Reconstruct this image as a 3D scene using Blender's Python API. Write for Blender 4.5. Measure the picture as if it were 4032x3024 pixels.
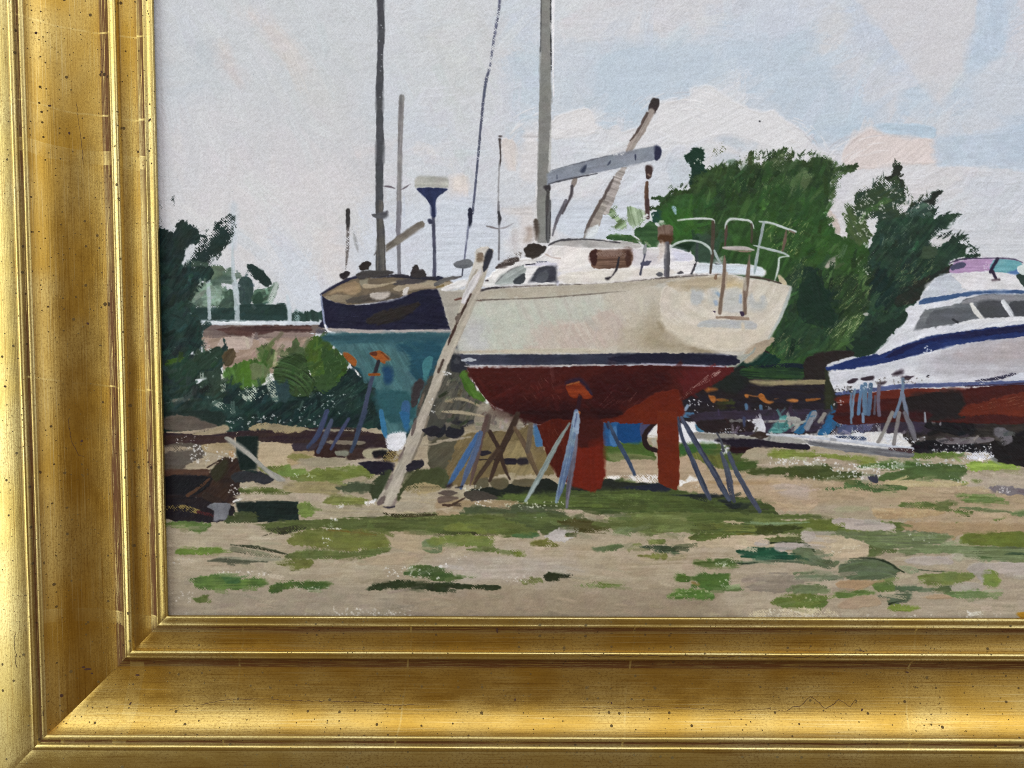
# A close view of the lower left corner of a small framed oil painting (a boat yard) in a gilded frame.
# Sizes are real: metres in Blender, millimetres in the builders below.
import bpy, math
import numpy as np
from mathutils import Matrix, Vector

for o in list(bpy.data.objects):
    bpy.data.objects.remove(o, do_unlink=True)
scene = bpy.context.scene
MM = 0.001

# ---- camera ----------------------------------------------------------------
F_UNITS, CU, CV = 3000.0, 2016.0, 1512.0      # focal length and image centre in traced units
DIST = 214.0                                   # mm from lens to canvas along the axis
def camera_axes(pitch, roll, yaw):
    p, r, y = (math.radians(a) for a in (pitch, roll, yaw))
    fwd = np.array([math.sin(y) * math.cos(p), math.cos(y) * math.cos(p), -math.sin(p)])
    right = np.array([math.cos(y), -math.sin(y), 0.])
    up = np.cross(right, fwd)
    return math.cos(r) * right + math.sin(r) * up, -math.sin(r) * right + math.cos(r) * up, fwd
RIGHT, UP, FWD = camera_axes(3.2, 0.1, -0.25)
CAM = -FWD * DIST
cam_data = bpy.data.cameras.new('camera')
cam_data.sensor_width = 36.0
cam_data.lens = F_UNITS / 4032.0 * 36.0
cam_data.clip_start = 0.005
cam_data.clip_end = 100.0
cam = bpy.data.objects.new('camera', cam_data)
m = Matrix.Identity(4)
for i in range(3):
    m[i][0], m[i][1], m[i][2], m[i][3] = RIGHT[i], UP[i], -FWD[i], CAM[i] * MM
cam.matrix_world = m
scene.collection.objects.link(cam)
scene.camera = cam

# ---- light: daylight through a high window and two side windows of a warm, dim room ----
world = bpy.data.worlds.new('World')
scene.world = world
world.use_nodes = True
bg = world.node_tree.nodes['Background']
bg.inputs['Color'].default_value = (1.0, 0.70, 0.36, 1)          # a room of warm wood, away from the windows
bg.inputs['Strength'].default_value = 0.22
def window_light(name, loc, target, sx, sy, radiance, color):
    d = bpy.data.lights.new(name, 'AREA')
    d.shape = 'RECTANGLE'; d.size = sx; d.size_y = sy; d.energy = radiance * math.pi * sx * sy; d.color = color
    o = bpy.data.objects.new(name, d)
    o.location = loc
    o.rotation_euler = (Vector(target) - Vector(loc)).to_track_quat('-Z', 'Y').to_euler()
    scene.collection.objects.link(o)
window_light('skylight_window', (0.25, -1.12, 1.10), (0.05, 0, 0.03), 2.4, 1.2, 2.2, (0.90, 0.985, 1.135))
window_light('left_window', (-1.08, -0.60, 0.24), (0, 0, 0.02), 0.85, 1.6, 3.4, (0.92, 1.0, 0.98))
window_light('right_window', (1.2, -1.0, 0.25), (0, 0, 0), 1.1, 1.4, 1.4, (0.90, 0.985, 1.135))
vs = scene.view_settings
vs.view_transform = 'Standard'; vs.look = 'None'; vs.exposure = 0.0; vs.gamma = 1.0
vs.use_curve_mapping = False
scene.cycles.filter_width = 1.0            # keep the grain of canvas and gold crisp
scene.cycles.use_denoising = False

# ---- helpers ----------------------------------------------------------------
def on_canvas(u, v):
    """traced units -> millimetres on the canvas plane (x right, z up)"""
    a = (u - CU) / F_UNITS; b = -(v - CV) / F_UNITS
    d = [a * RIGHT[i] + b * UP[i] + FWD[i] for i in range(3)]
    t = -CAM[1] / d[1]
    return CAM[0] + t * d[0], CAM[2] + t * d[2]
def empty(name, parent=None, loc=(0, 0, 0)):
    o = bpy.data.objects.new(name, None)
    o.empty_display_size = 0.01
    o.location = loc
    scene.collection.objects.link(o)
    if parent is not None:
        o.parent = parent
    return o
def mesh_object(name, verts, faces, mat, parent, smooth=True):
    me = bpy.data.meshes.new(name)
    verts = np.asarray(verts, np.float32); faces = np.asarray(faces, np.int32)
    me.vertices.add(len(verts)); me.vertices.foreach_set('co', verts.ravel())
    n = faces.shape[1]
    me.loops.add(faces.size); me.loops.foreach_set('vertex_index', faces.ravel())
    me.polygons.add(len(faces))
    me.polygons.foreach_set('loop_start', np.arange(0, faces.size, n, dtype=np.int32))
    me.update(calc_edges=True)
    me.polygons.foreach_set('use_smooth', np.full(len(faces), smooth))
    me.materials.append(mat)
    o = bpy.data.objects.new(name, me)
    scene.collection.objects.link(o)
    o.parent = parent
    return o
class Nodes:
    def __init__(self, name):
        self.mat = bpy.data.materials.new(name); self.mat.use_nodes = True
        self.t = self.mat.node_tree; self.bsdf = self.t.nodes['Principled BSDF']
    def new(self, kind, **inp):
        n = self.t.nodes.new(kind)
        for k, v in inp.items():
            self.put(n, k, v)
        return n
    def put(self, n, k, v):
        s = n.inputs[int(k[1:])] if k[0] == '_' and k[1:].isdigit() else n.inputs[k.replace('_', ' ')]
        if hasattr(v, 'is_output'):
            self.t.links.new(v, s)
        else:
            s.default_value = v
    def math(self, op, a, b=0.0, c=None):
        n = self.t.nodes.new('ShaderNodeMath'); n.operation = op
        for i, v in enumerate((a, b) if c is None else (a, b, c)):
            self.put(n, '_%d' % i, v)
        return n.outputs[0]
    def noise(self, vec, scale, detail=2.0, rough=0.5):
        return self.new('ShaderNodeTexNoise', Vector=vec, Scale=scale, Detail=detail, Roughness=rough).outputs['Fac']
    def ramp(self, fac, lo, hi, a=0.0, b=1.0):
        n = self.new('ShaderNodeMapRange', Value=fac); n.interpolation_type = 'SMOOTHSTEP'
        for k, v in (('From Min', lo), ('From Max', hi), ('To Min', a), ('To Max', b)):
            n.inputs[k].default_value = v
        return n.outputs['Result']
    def mix(self, fac, a, b):
        n = self.t.nodes.new('ShaderNodeMix'); n.data_type = 'RGBA'
        for s, v in ((n.inputs[0], fac), (n.inputs[6], a), (n.inputs[7], b)):
            if hasattr(v, 'is_output'):
                self.t.links.new(v, s)
            else:
                s.default_value = v
        return n.outputs[2]
    def scaled(self, vec, s, off=(0, 0, 0)):
        n = self.t.nodes.new('ShaderNodeMapping'); self.put(n, 'Vector', vec)
        n.inputs['Scale'].default_value = s; n.inputs['Location'].default_value = off
        return n.outputs[0]
# ---------------------------------------------------------------------------
# The painted surface.  The oil paint is laid on stroke by stroke into a fine relief (colour, paint thickness and the
# painted thing each spot belongs to); later that relief becomes real mesh, one mesh for each painted thing.
# Traced coordinates are in 1/14 mm steps on the canvas ("units", u to the right, v downwards).
# ---------------------------------------------------------------------------
U0, V0, STEP = 596.0, -96.0, 2.6
NU, NV = 1360, 988
rng = np.random.default_rng(7)
_T = rng.random((256, 256)).astype(np.float32)

def vnoise(x, y, seed=0):
    x = x + seed * 37.31; y = y + seed * 91.17
    xi = np.floor(x).astype(np.int32); yi = np.floor(y).astype(np.int32)
    fx = (x - xi).astype(np.float32); fy = (y - yi).astype(np.float32)
    fx = fx * fx * (3 - 2 * fx); fy = fy * fy * (3 - 2 * fy)
    x0 = xi & 255; x1 = (xi + 1) & 255; y0 = yi & 255; y1 = (yi + 1) & 255
    a = _T[y0, x0]; b = _T[y0, x1]; c = _T[y1, x0]; d = _T[y1, x1]
    return (a + (b - a) * fx) * (1 - fy) + (c + (d - c) * fx) * fy

def fbm(x, y, seed=0):
    return 0.6 * vnoise(x, y, seed) + 0.4 * vnoise(x * 2.3, y * 2.3, seed + 5)

def hexc(h):
    return np.array([int(h[i:i + 2], 16) / 255.0 for i in (0, 2, 4)], np.float32)

GU, GV = np.meshgrid(U0 + STEP * np.arange(NU, dtype=np.float32), V0 + STEP * np.arange(NV, dtype=np.float32))
# canvas weave: threads crossing over and under, with uneven thread thickness
_ju = 1.6 * (vnoise(GU / 60, GV / 25, 1) - .5); _jv = 1.6 * (vnoise(GU / 25, GV / 60, 2) - .5)
_w = np.sin(2 * np.pi * GU / 10.3 + _ju * 2) * np.sin(2 * np.pi * GV / 10.3 + _jv * 2) * .30
_w += .55 * (vnoise(GU / 7.0, GV / 7.0, 3) - .5) + .5 * (vnoise(GU / 26, GV / 26, 4) - .5)
_r = np.empty(_w.size, np.float32); _r[np.argsort(_w, axis=None)] = np.linspace(0, 1, _w.size, dtype=np.float32)
WEAVE = _r.reshape(_w.shape)
COL = np.empty((NV, NU, 3), np.float32); COL[:] = hexc('dedad6')
HGT = np.zeros((NV, NU), np.float32)                       # paint thickness, millimetres
IDS = np.zeros((NV, NU), np.int32)
PARTS = [('primed_canvas', None)]
_cur = ['painted_sky']

TILES = dict(A=(620, 800, 2), B=(1726, 800, 2), C=(2926, 800, 2), D=(620, 1630, 2), E=(1726, 1630, 2), F=(2926, 1630, 2),
             G=(620, 0, 2), H=(1726, 0, 2), I=(2926, 0, 2), J=(2600, 400, 4), K=(2600, 815, 4), M=(2600, 1230, 4),
             N=(2600, 1645, 4), O=(2600, 2050, 4), S=(0, 0, 1))

def group(n):
    _cur[0] = n

def pts_of(t, s):
    x0, y0, k = TILES[t]
    a = np.array([[float(v) for v in q.split(',')] for q in s.split()], np.float32)
    return a / k + np.array([x0, y0], np.float32), k

def smooth(p, closed, n=4):
    m = len(p); out = []
    for i in range(m if closed else m - 1):
        if closed:
            a, b, c, d = p[i - 1], p[i], p[(i + 1) % m], p[(i + 2) % m]
        else:
            a, b, c, d = p[max(i - 1, 0)], p[i], p[i + 1], p[min(i + 2, m - 1)]
        for k in range(n):
            t = k / n
            out.append(.5 * ((2 * b) + (c - a) * t + (2 * a - 5 * b + 4 * c - d) * t * t + (3 * b - a - 3 * c + d) * t ** 3))
    if not closed:
        out.append(p[-1])
    return np.array(out, np.float32)

def window(p, pad):
    i0 = max(int((p[:, 0].min() - pad - U0) / STEP), 0); i1 = min(int((p[:, 0].max() + pad - U0) / STEP) + 2, NU)
    j0 = max(int((p[:, 1].min() - pad - V0) / STEP), 0); j1 = min(int((p[:, 1].max() + pad - V0) / STEP) + 2, NV)
    return (slice(j0, j1), slice(i0, i1)) if i1 > i0 + 1 and j1 > j0 + 1 else None

def poly_sd(x, y, p):
    d = np.full(x.shape, 1e12, np.float32); s = np.zeros(x.shape, bool)
    m = len(p)
    for i in range(m):
        ax, ay = p[i]; bx, by = p[(i + 1) % m]
        ex, ey = bx - ax, by - ay
        l2 = ex * ex + ey * ey
        if l2 < 1e-9:
            continue
        wx = x - ax; wy = y - ay
        t = np.clip((wx * ex + wy * ey) / l2, 0, 1)
        np.minimum(d, (wx - ex * t) ** 2 + (wy - ey * t) ** 2, out=d)
        if ay != by:
            s ^= ((ay > y) != (by > y)) & (x < (bx - ax) * (y - ay) / (by - ay) + ax)
    d = np.sqrt(d)
    return np.where(s, -d, d)

_seed = [11]
def lay(win, sd, col, n, c2, r, rs, soft, dry, edry, s, a, ctr, h, o, mot, sw, fade=None, lost=9.):
    _seed[0] += 1; sdn = _seed[0] % 97
    x = GU[win]; y = GV[win]
    if ctr is not None:
        cx, cy = ctr
        across = np.hypot(x - cx, y - cy); along = np.arctan2(y - cy, x - cx) * across.mean()
    else:
        ca, sa = math.cos(math.radians(a)), math.sin(math.radians(a))
        along = x * ca + y * sa; across = -x * sa + y * ca
    across = across + 9 * vnoise(along / 120, across / 60, sdn + 11)                      # bristles wander and lift off
    st = .45 * vnoise(along / 170, across / (sw * 1.8), sdn) + .35 * vnoise(along / 110, across / (sw * .8), sdn + 9) + .2 * vnoise(along / 40, across / (sw * .4), sdn + 4)
    st = .5 + (st - .5) * (.35 + 1.5 * vnoise(x / 85, y / 55, sdn + 17))
    q = sd + r * 2.0 * (fbm(x / rs, y / rs, sdn) - .5) + .35 * r * 2 * (vnoise(x / 9, y / 9, sdn + 3) - .5) + 2.2 * r * (st - .5)   # bristles drag the edge out
    sv = max(soft, 2.7) * (1 + lost * np.clip(vnoise(x / 62, y / 50, sdn + 23) - .5, 0, .5))                                        # lost and found edges
    m = np.clip(.5 - q / sv, 0, 1)
    solid = m.copy()
    k = dry + edry * np.exp(np.minimum(q, 0) / 14.0)
    if dry or edry:
        k = np.clip(k * (0.45 + 1.1 * vnoise(x / 45, y / 45, sdn + 2)), 0, .97)
        catch = .72 * WEAVE[win] + .28 * st
        m = m * np.clip((catch - k) / .09 + .5, 0, 1)
    if fade is not None:
        m = m * fade
    m = m * o
    v = (st - .5) * 2 * s
    base = hexc(col)
    if c2 is not None:
        mix = np.clip((.55 * st + .45 * fbm(x / 55, y / 34, sdn + 20) - .36) / .26, 0, 1)[..., None]
        base = base * (1 - mix) + hexc(c2) * mix
    c = base * (1 + v + mot * (fbm(x / 38, y / 26, sdn + 7) - .5) * 2)[..., None]
    c = c + (mot * .22 * (np.stack([vnoise(x / 33, y / 33, sdn + 30 + i) for i in range(3)], -1) - .5))
    COL[win] = COL[win] * (1 - m[..., None]) + c * m[..., None]
    ridge = np.exp(-((q + 4.5) / 3.6) ** 2)
    HGT[win] = HGT[win] * (1 - .8 * m) + m * (h * (.5 + (.35 + 4. * s) * (st - .5)) + (.5 * h * ridge if soft < 12 else 0.))
    if n is not None:
        key = (_cur[0], n)
        PARTS.append(key)
        IDS[win][solid > .5] = len(PARTS) - 1

def P(t, s, col, n=None, c2=None, r=3., rs=16., soft=3., dry=0., edry=0., st=.07, a=0., ctr=None, h=.05, o=1., mot=.05,
      sw=7., sm=True):
    p, k = pts_of(t, s)
    if sm and len(p) > 2:
        p = smooth(p, True, 3)
    w = window(p, soft + r * 1.5 + 4)
    if w is None:
        return
    if ctr is not None:
        ctr = pts_of(t, '%f,%f' % ctr)[0][0]
    lay(w, poly_sd(GU[w], GV[w], p), col, n, c2, r, rs, soft, dry, edry, st, a, ctr, h, o, mot, sw)

def L(t, s, wd, col, n=None, c2=None, r=2., rs=14., soft=3., dry=0., edry=0., st=.09, h=.05, o=1., mot=.05, sw=5., ends=0.):
    p, k = pts_of(t, s)
    ws = np.array(wd if isinstance(wd, (tuple, list)) else [wd] * len(p), np.float32) / k / 2
    if len(ws) != len(p):
        ws = np.interp(np.linspace(0, 1, len(p)), np.linspace(0, 1, len(ws)), ws)
    q = smooth(np.hstack([p, ws[:, None]]), False, 5)
    p, ws = q[:, :2], np.maximum(q[:, 2], .8)
    w = window(p, ws.max() + soft + r * 1.5 + 4)
    if w is None:
        return
    x = GU[w]; y = GV[w]
    best = np.full(x.shape, 1e9, np.float32); u = np.zeros(x.shape, np.float32)
    tot = 0.; seg = np.hypot(*(p[1:] - p[:-1]).T); full = seg.sum()
    for i in range(len(p) - 1):
        e = p[i + 1] - p[i]; l2 = max(float(e @ e), 1e-6)
        tt = np.clip(((x - p[i, 0]) * e[0] + (y - p[i, 1]) * e[1]) / l2, 0, 1)
        d = np.hypot(x - p[i, 0] - e[0] * tt, y - p[i, 1] - e[1] * tt) - (ws[i] + (ws[i + 1] - ws[i]) * tt)
        b = d < best
        best = np.where(b, d, best); u = np.where(b, (tot + seg[i] * tt) / full, u); tot += seg[i]
    e = p[-1] - p[0]
    ang = math.degrees(math.atan2(e[1], e[0]))
    fade = None
    if ends:
        fade = np.clip(1.15 - ends * np.abs(u - .35) * 1.6, 0, 1)
    lay(w, best, col, n, c2, r, rs, soft, dry, edry, st, ang, None, h, o, mot, sw, fade, 3.)

def specks(t, box, num, col='e6e3e0', size=2.2, jit=1.):
    (x0, y0), (x1, y1) = pts_of(t, box)[0]
    c = hexc(col)
    for _ in range(num):
        cx = rng.uniform(x0, x1); cy = rng.uniform(y0, y1)
        for _k in range(rng.integers(1, 4)):
            rad = size * rng.uniform(.5, 1.35)
            w = window(np.array([[cx, cy]], np.float32), rad + 4)
            if w is None:
                continue
            d = np.hypot((GU[w] - cx) * rng.uniform(.7, 1.2), (GV[w] - cy) * rng.uniform(.7, 1.4)) - rad
            m = np.clip(.5 - d / 3., 0, 1) * rng.uniform(.55, 1)
            COL[w] = COL[w] * (1 - m[..., None]) + c * rng.uniform(.9, 1.02) * m[..., None]
            HGT[w] += .02 * m
            cx += rng.uniform(-7, 7) * jit; cy += rng.uniform(-6, 6) * jit

def scratches(t, poly, num, col, ang, length=26., wid=1.0, o=.6, spread=14.):
    """light lines where bristles or a palette knife dragged through the wet paint"""
    p, k = pts_of(t, poly)
    c = hexc(col)
    lo, hi = p.min(0), p.max(0)
    done = 0
    for _ in range(num * 6):
        if done >= num:
            break
        cx = rng.uniform(lo[0], hi[0]); cy = rng.uniform(lo[1], hi[1])
        if poly_sd(np.array([[cx]], np.float32), np.array([[cy]], np.float32), p)[0, 0] > 0:
            continue
        done += 1
        an = math.radians(ang + rng.normal(0, spread)); le = length * rng.uniform(.3, 1.2)
        q = np.array([[cx, cy], [cx + le * math.cos(an), cy + le * math.sin(an)]], np.float32)
        w = window(q, 5)
        if w is None:
            continue
        e = q[1] - q[0]
        tt = np.clip(((GU[w] - cx) * e[0] + (GV[w] - cy) * e[1]) / float(e @ e + 1e-6), 0, 1)
        d = np.hypot(GU[w] - cx - e[0] * tt, GV[w] - cy - e[1] * tt) - wid * rng.uniform(.4, 1.2)
        m = np.clip(.5 - d / 3., 0, 1) * o * rng.uniform(.4, 1.) * np.clip((WEAVE[w] - .25) / .3, 0, 1)
        COL[w] = COL[w] * (1 - m[..., None]) + c * m[..., None]
        HGT[w] += .02 * m

_BR = rng.random((64, 48)).astype(np.float32)
def restroke(t, poly, num, length, width, ang, spread=20., o=.7, jit=.04, hue=.012, dry=.35, h=.05, bend=0., push=0.):
    """go over an area again with a loaded brush: short strokes that pick up the wet paint under them and drag it along"""
    p, k = pts_of(t, poly)
    lo, hi = p.min(0), p.max(0)
    cand = rng.uniform(lo, hi, (num * 5, 2)).astype(np.float32)
    ok = poly_sd(cand[:, 0][None], cand[:, 1][None], p)[0] < 0
    for cx, cy in cand[ok][:num]:
        an = math.radians(ang + rng.normal(0, spread)); le = length * rng.uniform(.45, 1.3); wd = width * rng.uniform(.5, 1.2)
        ca, sa = math.cos(an), math.sin(an)
        i = min(max(int((cx - U0) / STEP), 1), NU - 2); j = min(max(int((cy - V0) / STEP), 1), NV - 2)
        c = COL[j - 1:j + 2, i - 1:i + 2].mean((0, 1)) * (1 + rng.normal(0, jit)) + rng.normal(0, hue, 3).astype(np.float32)
        ex, ey = cx + le * ca, cy + le * sa
        w = window(np.array([[cx, cy], [ex, ey]], np.float32), wd + 5 + abs(bend))
        if w is None:
            continue
        x = GU[w] - cx; y = GV[w] - cy
        a = (x * ca + y * sa) / le; b = -x * sa + y * ca
        b = b - bend * rng.uniform(-1, 1) * (a * (1 - a)) * 4
        row = _BR[rng.integers(64)]; q = (b / wd * .5 + .5) * 22
        qi = np.clip(q.astype(np.int32), 0, 46); f = np.clip(q - qi, 0, 1)
        br = row[qi] * (1 - f) + row[qi + 1] * f
        m = np.clip(.5 - (np.abs(b) - wd * (.75 + .3 * br)) / 3.5, 0, 1) * np.clip(a * le / 5 + .5, 0, 1) * np.clip((1 - a) * le / 5 + .5, 0, 1)
        thr = dry * (np.clip(a, 0, 1) ** 2 + .25 + .5 * push)
        m = m * np.clip((.5 * br + .5 * WEAVE[w] - thr) / .14 + .5, 0, 1) * o
        COL[w] = COL[w] * (1 - m[..., None]) + c * (1 + .10 * (br - .5))[..., None] * m[..., None]
        HGT[w] = HGT[w] * (1 - .55 * m) + m * h * (.25 + .8 * br)

def feather(t, line, num, length, width, out, cols, spread=22., dry=.35, o=.95):
    """leafy flicks along the edge of a tree; out = angle the flick leaves the edge at"""
    p, k = pts_of(t, line)
    seg = np.hypot(*(p[1:] - p[:-1]).T); cum = np.concatenate([[0], np.cumsum(seg)])
    for _ in range(num):
        d = rng.uniform(0, cum[-1]); i = min(np.searchsorted(cum, d) - 1, len(seg) - 1); i = max(i, 0)
        q = p[i] + (p[i + 1] - p[i]) * (d - cum[i]) / max(seg[i], 1e-6) + rng.normal(0, 5, 2)
        an = math.radians(out + rng.normal(0, spread)); le = length * rng.uniform(.5, 1.4)
        s = '%.1f,%.1f %.1f,%.1f %.1f,%.1f' % (q[0] - .6 * le * math.cos(an), q[1] - .6 * le * math.sin(an), q[0], q[1], q[0] + le * .7 * math.cos(an), q[1] + le * .7 * math.sin(an))
        wd = width * rng.uniform(.5, 1.2)
        L('S', s, (wd * .8, wd, wd * .2), cols[rng.integers(len(cols))], r=2.5, dry=dry * rng.uniform(.2, 1.3), st=.22, sw=3, h=.06, o=o)
# ---------------------------------------------------------------------------
# The gilded frame: four mitred rails, each a run of mouldings (all measures in mm).
# ---------------------------------------------------------------------------
SX0, SX1, SZ0, SZ1 = -97.8, 201.5, -66.1, 157.0          # the sight opening
PROFILE = {   # distance outward from the sight edge, height above the canvas, bole (gold rubbed to the red clay, plus faint shade painted in the inner cove)
    'sight_bead': [(1.6, .82, .3), (0.08, .82, .3), (0.0, .95, .1), (0.03, 1.5, .0), (.14, 1.78, .0), (.35, 1.9, .0), (.7, 1.92, .0), (1.2, 1.86, .0), (1.75, 1.76, .05), (2.15, 1.72, .1), (2.4, 1.84, .0), (2.6, 1.9, .0),
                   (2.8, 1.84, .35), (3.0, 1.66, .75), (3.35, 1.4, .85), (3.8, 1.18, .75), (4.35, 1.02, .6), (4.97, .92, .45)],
    'panel': [(4.97, .92, .45), (5.6, .84, .3), (6.4, .78, .15), (7.3, .76, .08), (8.2, .8, .08), (9.0, .88, .15), (9.55, 1.0, .3)],
    'inner_bead': [(9.55, 1.0, .3), (9.66, 1.5, .1), (9.76, 2.1, .0), (9.95, 2.48, .0), (10.2, 2.68, .0), (10.5, 2.7, .0), (10.8, 2.62, .0), (11.1, 2.54, .0),
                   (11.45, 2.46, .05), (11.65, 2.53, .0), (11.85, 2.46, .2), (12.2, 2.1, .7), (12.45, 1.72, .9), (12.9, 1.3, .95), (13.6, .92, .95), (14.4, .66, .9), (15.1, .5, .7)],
    'cove': [(15.1, .5, .7), (15.5, .46, .35), (16.5, .45, .12), (18.0, .5, .1), (19.5, .62, .08), (21.0, .82, .08), (22.5, 1.1, .06), (24.0, 1.46, .05), (25.4, 1.9, .05),  # low part beside the bead is tinted darker, shade put into the colour
             (26.8, 2.46, .04), (28.0, 3.05, .03), (29.2, 3.78, .03), (30.2, 4.5, .04), (31.0, 5.2, .06), (31.7, 5.95, .14), (32.2, 6.6, .3)],
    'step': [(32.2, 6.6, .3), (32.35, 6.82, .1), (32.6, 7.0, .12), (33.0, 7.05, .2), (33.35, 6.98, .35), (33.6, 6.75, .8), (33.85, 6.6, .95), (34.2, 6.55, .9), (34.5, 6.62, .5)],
    'outer_bead': [(34.5, 6.62, .5), (34.65, 6.95, .1), (34.85, 7.3, .0), (35.15, 7.52, .0), (35.5, 7.56, .0), (35.85, 7.46, .0), (36.15, 7.24, .1), (36.45, 7.06, .3)],
    'outer_edge': [(36.45, 7.06, .3), (36.9, 7.1, .12), (37.8, 7.16, .06), (39.4, 7.14, .05), (41.2, 7.02, .04), (43.0, 6.8, .04), (45.0, 6.44, .04), (47.0, 5.94, .05), (49.0, 5.25, .08), (50.8, 4.2, .12),
                   (51.8, 2.6, .1), (52.2, 0.0, .05), (52.2, -16.0, .05)],
}
def gilding(name, low, high):
    n = Nodes(name)
    uv = n.new('ShaderNodeUVMap').outputs[0]             # u: mm along the rail, v: mm across it
    at = n.new('ShaderNodeAttribute'); at.attribute_name = 'bole_shade'
    bole_shade = at.outputs['Fac']
    streak = n.noise(n.scaled(uv, (.035, 2.6, 1)), 1.0, 4, .6)
    fine = n.noise(n.scaled(uv, (.16, 8.0, 1), (3, 7, 0)), 1.0, 2, .55)
    blotch = n.noise(n.scaled(uv, (.10, .22, 1), (11, 3, 0)), 1.0, 4, .62)
    grain = n.noise(uv, 1.5, 4, .7)
    pat = n.noise(n.scaled(uv, (1.3, 1.9, 1), (1, 2, 0)), 1.0, 5, .78)
    leaf = n.noise(n.scaled(uv, (.045, .05, 1), (17, 5, 0)), 1.0, 2, .5)
    gold = n.mix(n.ramp(leaf, .3, .7), low, high)
    gold = n.mix(n.math('MULTIPLY', n.ramp(pat, .49, .60), n.ramp(leaf, .35, .65, .26, .58)), gold, (.22, .115, .024, 1))
    gold = n.mix(n.math('MULTIPLY', n.ramp(streak, .54, .70), .5), gold, (.62, .48, .21, 1))
    gold = n.mix(n.math('MULTIPLY', n.ramp(streak, .46, .30), .6), gold, (.29, .15, .026, 1))
    # thin overlaps of the leaf, every few centimetres, only where the leaf was doubled
    sep = n.new('ShaderNodeSeparateXYZ', Vector=uv)
    slant = n.math('ADD', n.math('ADD', sep.outputs[0], n.math('MULTIPLY', sep.outputs[1], .12)), n.math('MULTIPLY', n.noise(uv, .1, 2), 1.6))
    cell = n.math('DIVIDE', slant, 24.0)
    wn = n.new('ShaderNodeTexWhiteNoise'); wn.noise_dimensions = '1D'; n.put(wn, 'W', n.math('FLOOR', cell))
    wc = n.new('ShaderNodeSeparateColor', Color=wn.outputs['Color'])
    off = n.math('SUBTRACT', n.math('FRACT', cell), n.math('MULTIPLY', wc.outputs[0], .75))
    line = n.math('MULTIPLY', n.ramp(n.math('ABSOLUTE', off), .016, .004), n.math('GREATER_THAN', wc.outputs[1], .45))
    band = n.math('MULTIPLY', n.math('MULTIPLY', n.math('GREATER_THAN', off, 0.0), n.math('LESS_THAN', off, .15)), n.math('GREATER_THAN', wc.outputs[1], .72))
    lapf = n.math('MULTIPLY', n.math('MAXIMUM', line, n.math('MULTIPLY', band, .7)), n.ramp(blotch, .35, .55))
    gold = n.mix(n.math('MULTIPLY', lapf, .26), gold, (.62, .50, .21, 1))
    rub = n.math('MULTIPLY', bole_shade, n.ramp(n.math('ADD', n.math('MULTIPLY', streak, .6), n.math('MULTIPLY', fine, .4)), .35, .50))
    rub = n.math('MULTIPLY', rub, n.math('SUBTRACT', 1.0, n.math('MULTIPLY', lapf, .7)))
    # fly specks and splashes of dark toning
    def dots(scale, off, size, keep):
        v = n.new('ShaderNodeTexVoronoi', Vector=n.scaled(uv, (scale, scale, 1), off), Scale=1.0); v.voronoi_dimensions = '2D'
        c = n.new('ShaderNodeSeparateColor', Color=v.outputs['Color'])
        r = n.math('MULTIPLY', n.math('ADD', .22, n.math('MULTIPLY', n.math('POWER', c.outputs[1], 2.0), 1.0)), size)
        d = n.math('LESS_THAN', v.outputs['Distance'], r)
        return n.math('MULTIPLY', d, n.math('GREATER_THAN', n.math('ADD', c.outputs[0], n.math('MULTIPLY', n.math('SUBTRACT', blotch, .5), 1.3)), 1 - keep))
    sp = n.math('MAXIMUM', dots(.30, (0, 0, 0), .11, .40), dots(.70, (5, 9, 0), .13, .30))
    sp = n.math('MAXIMUM', sp, dots(.11, (2, 4, 0), .05, .25))
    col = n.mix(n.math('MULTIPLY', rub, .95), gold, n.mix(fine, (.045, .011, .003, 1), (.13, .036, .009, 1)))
    col = n.mix(n.math('MULTIPLY', sp, .8), col, (.022, .009, .003, 1))
    n.put(n.bsdf, 'Base_Color', col)
    n.put(n.bsdf, 'Metallic', n.math('SUBTRACT', 1.0, n.math('MAXIMUM', n.math('MULTIPLY', rub, .55), n.math('MULTIPLY', sp, .95))))
    n.put(n.bsdf, 'Roughness', n.math('ADD', n.ramp(blotch, .3, .7, .23, .32), n.math('ADD', n.math('MULTIPLY', grain, .10), n.math('MULTIPLY', n.math('MAXIMUM', rub, n.math('MULTIPLY', sp, 2.0)), .22))))
    n.put(n.bsdf, 'Specular_IOR_Level', .22)
    h = n.math('ADD', n.math('MULTIPLY', streak, .6), n.math('ADD', n.math('MULTIPLY', fine, .25), n.math('MULTIPLY', grain, .22)))
    h = n.math('ADD', h, n.math('MULTIPLY', sp, .12))
    b = n.new('ShaderNodeBump', Strength=.38, Distance=.00013, Height=h)
    n.put(n.bsdf, 'Normal', b.outputs[0])
    return n.mat
GILD = gilding('toned_gilding', (.46, .268, .042, 1), (.55, .385, .115, 1))
BURNISHED = gilding('burnished_gilding', (.56, .42, .13, 1), (.64, .53, .235, 1))
crack_n = Nodes('crack')
crack_n.put(crack_n.bsdf, 'Base_Color', (.05, .016, .006, 1)); crack_n.put(crack_n.bsdf, 'Roughness', .8)
CRACK = crack_n.mat

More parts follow.
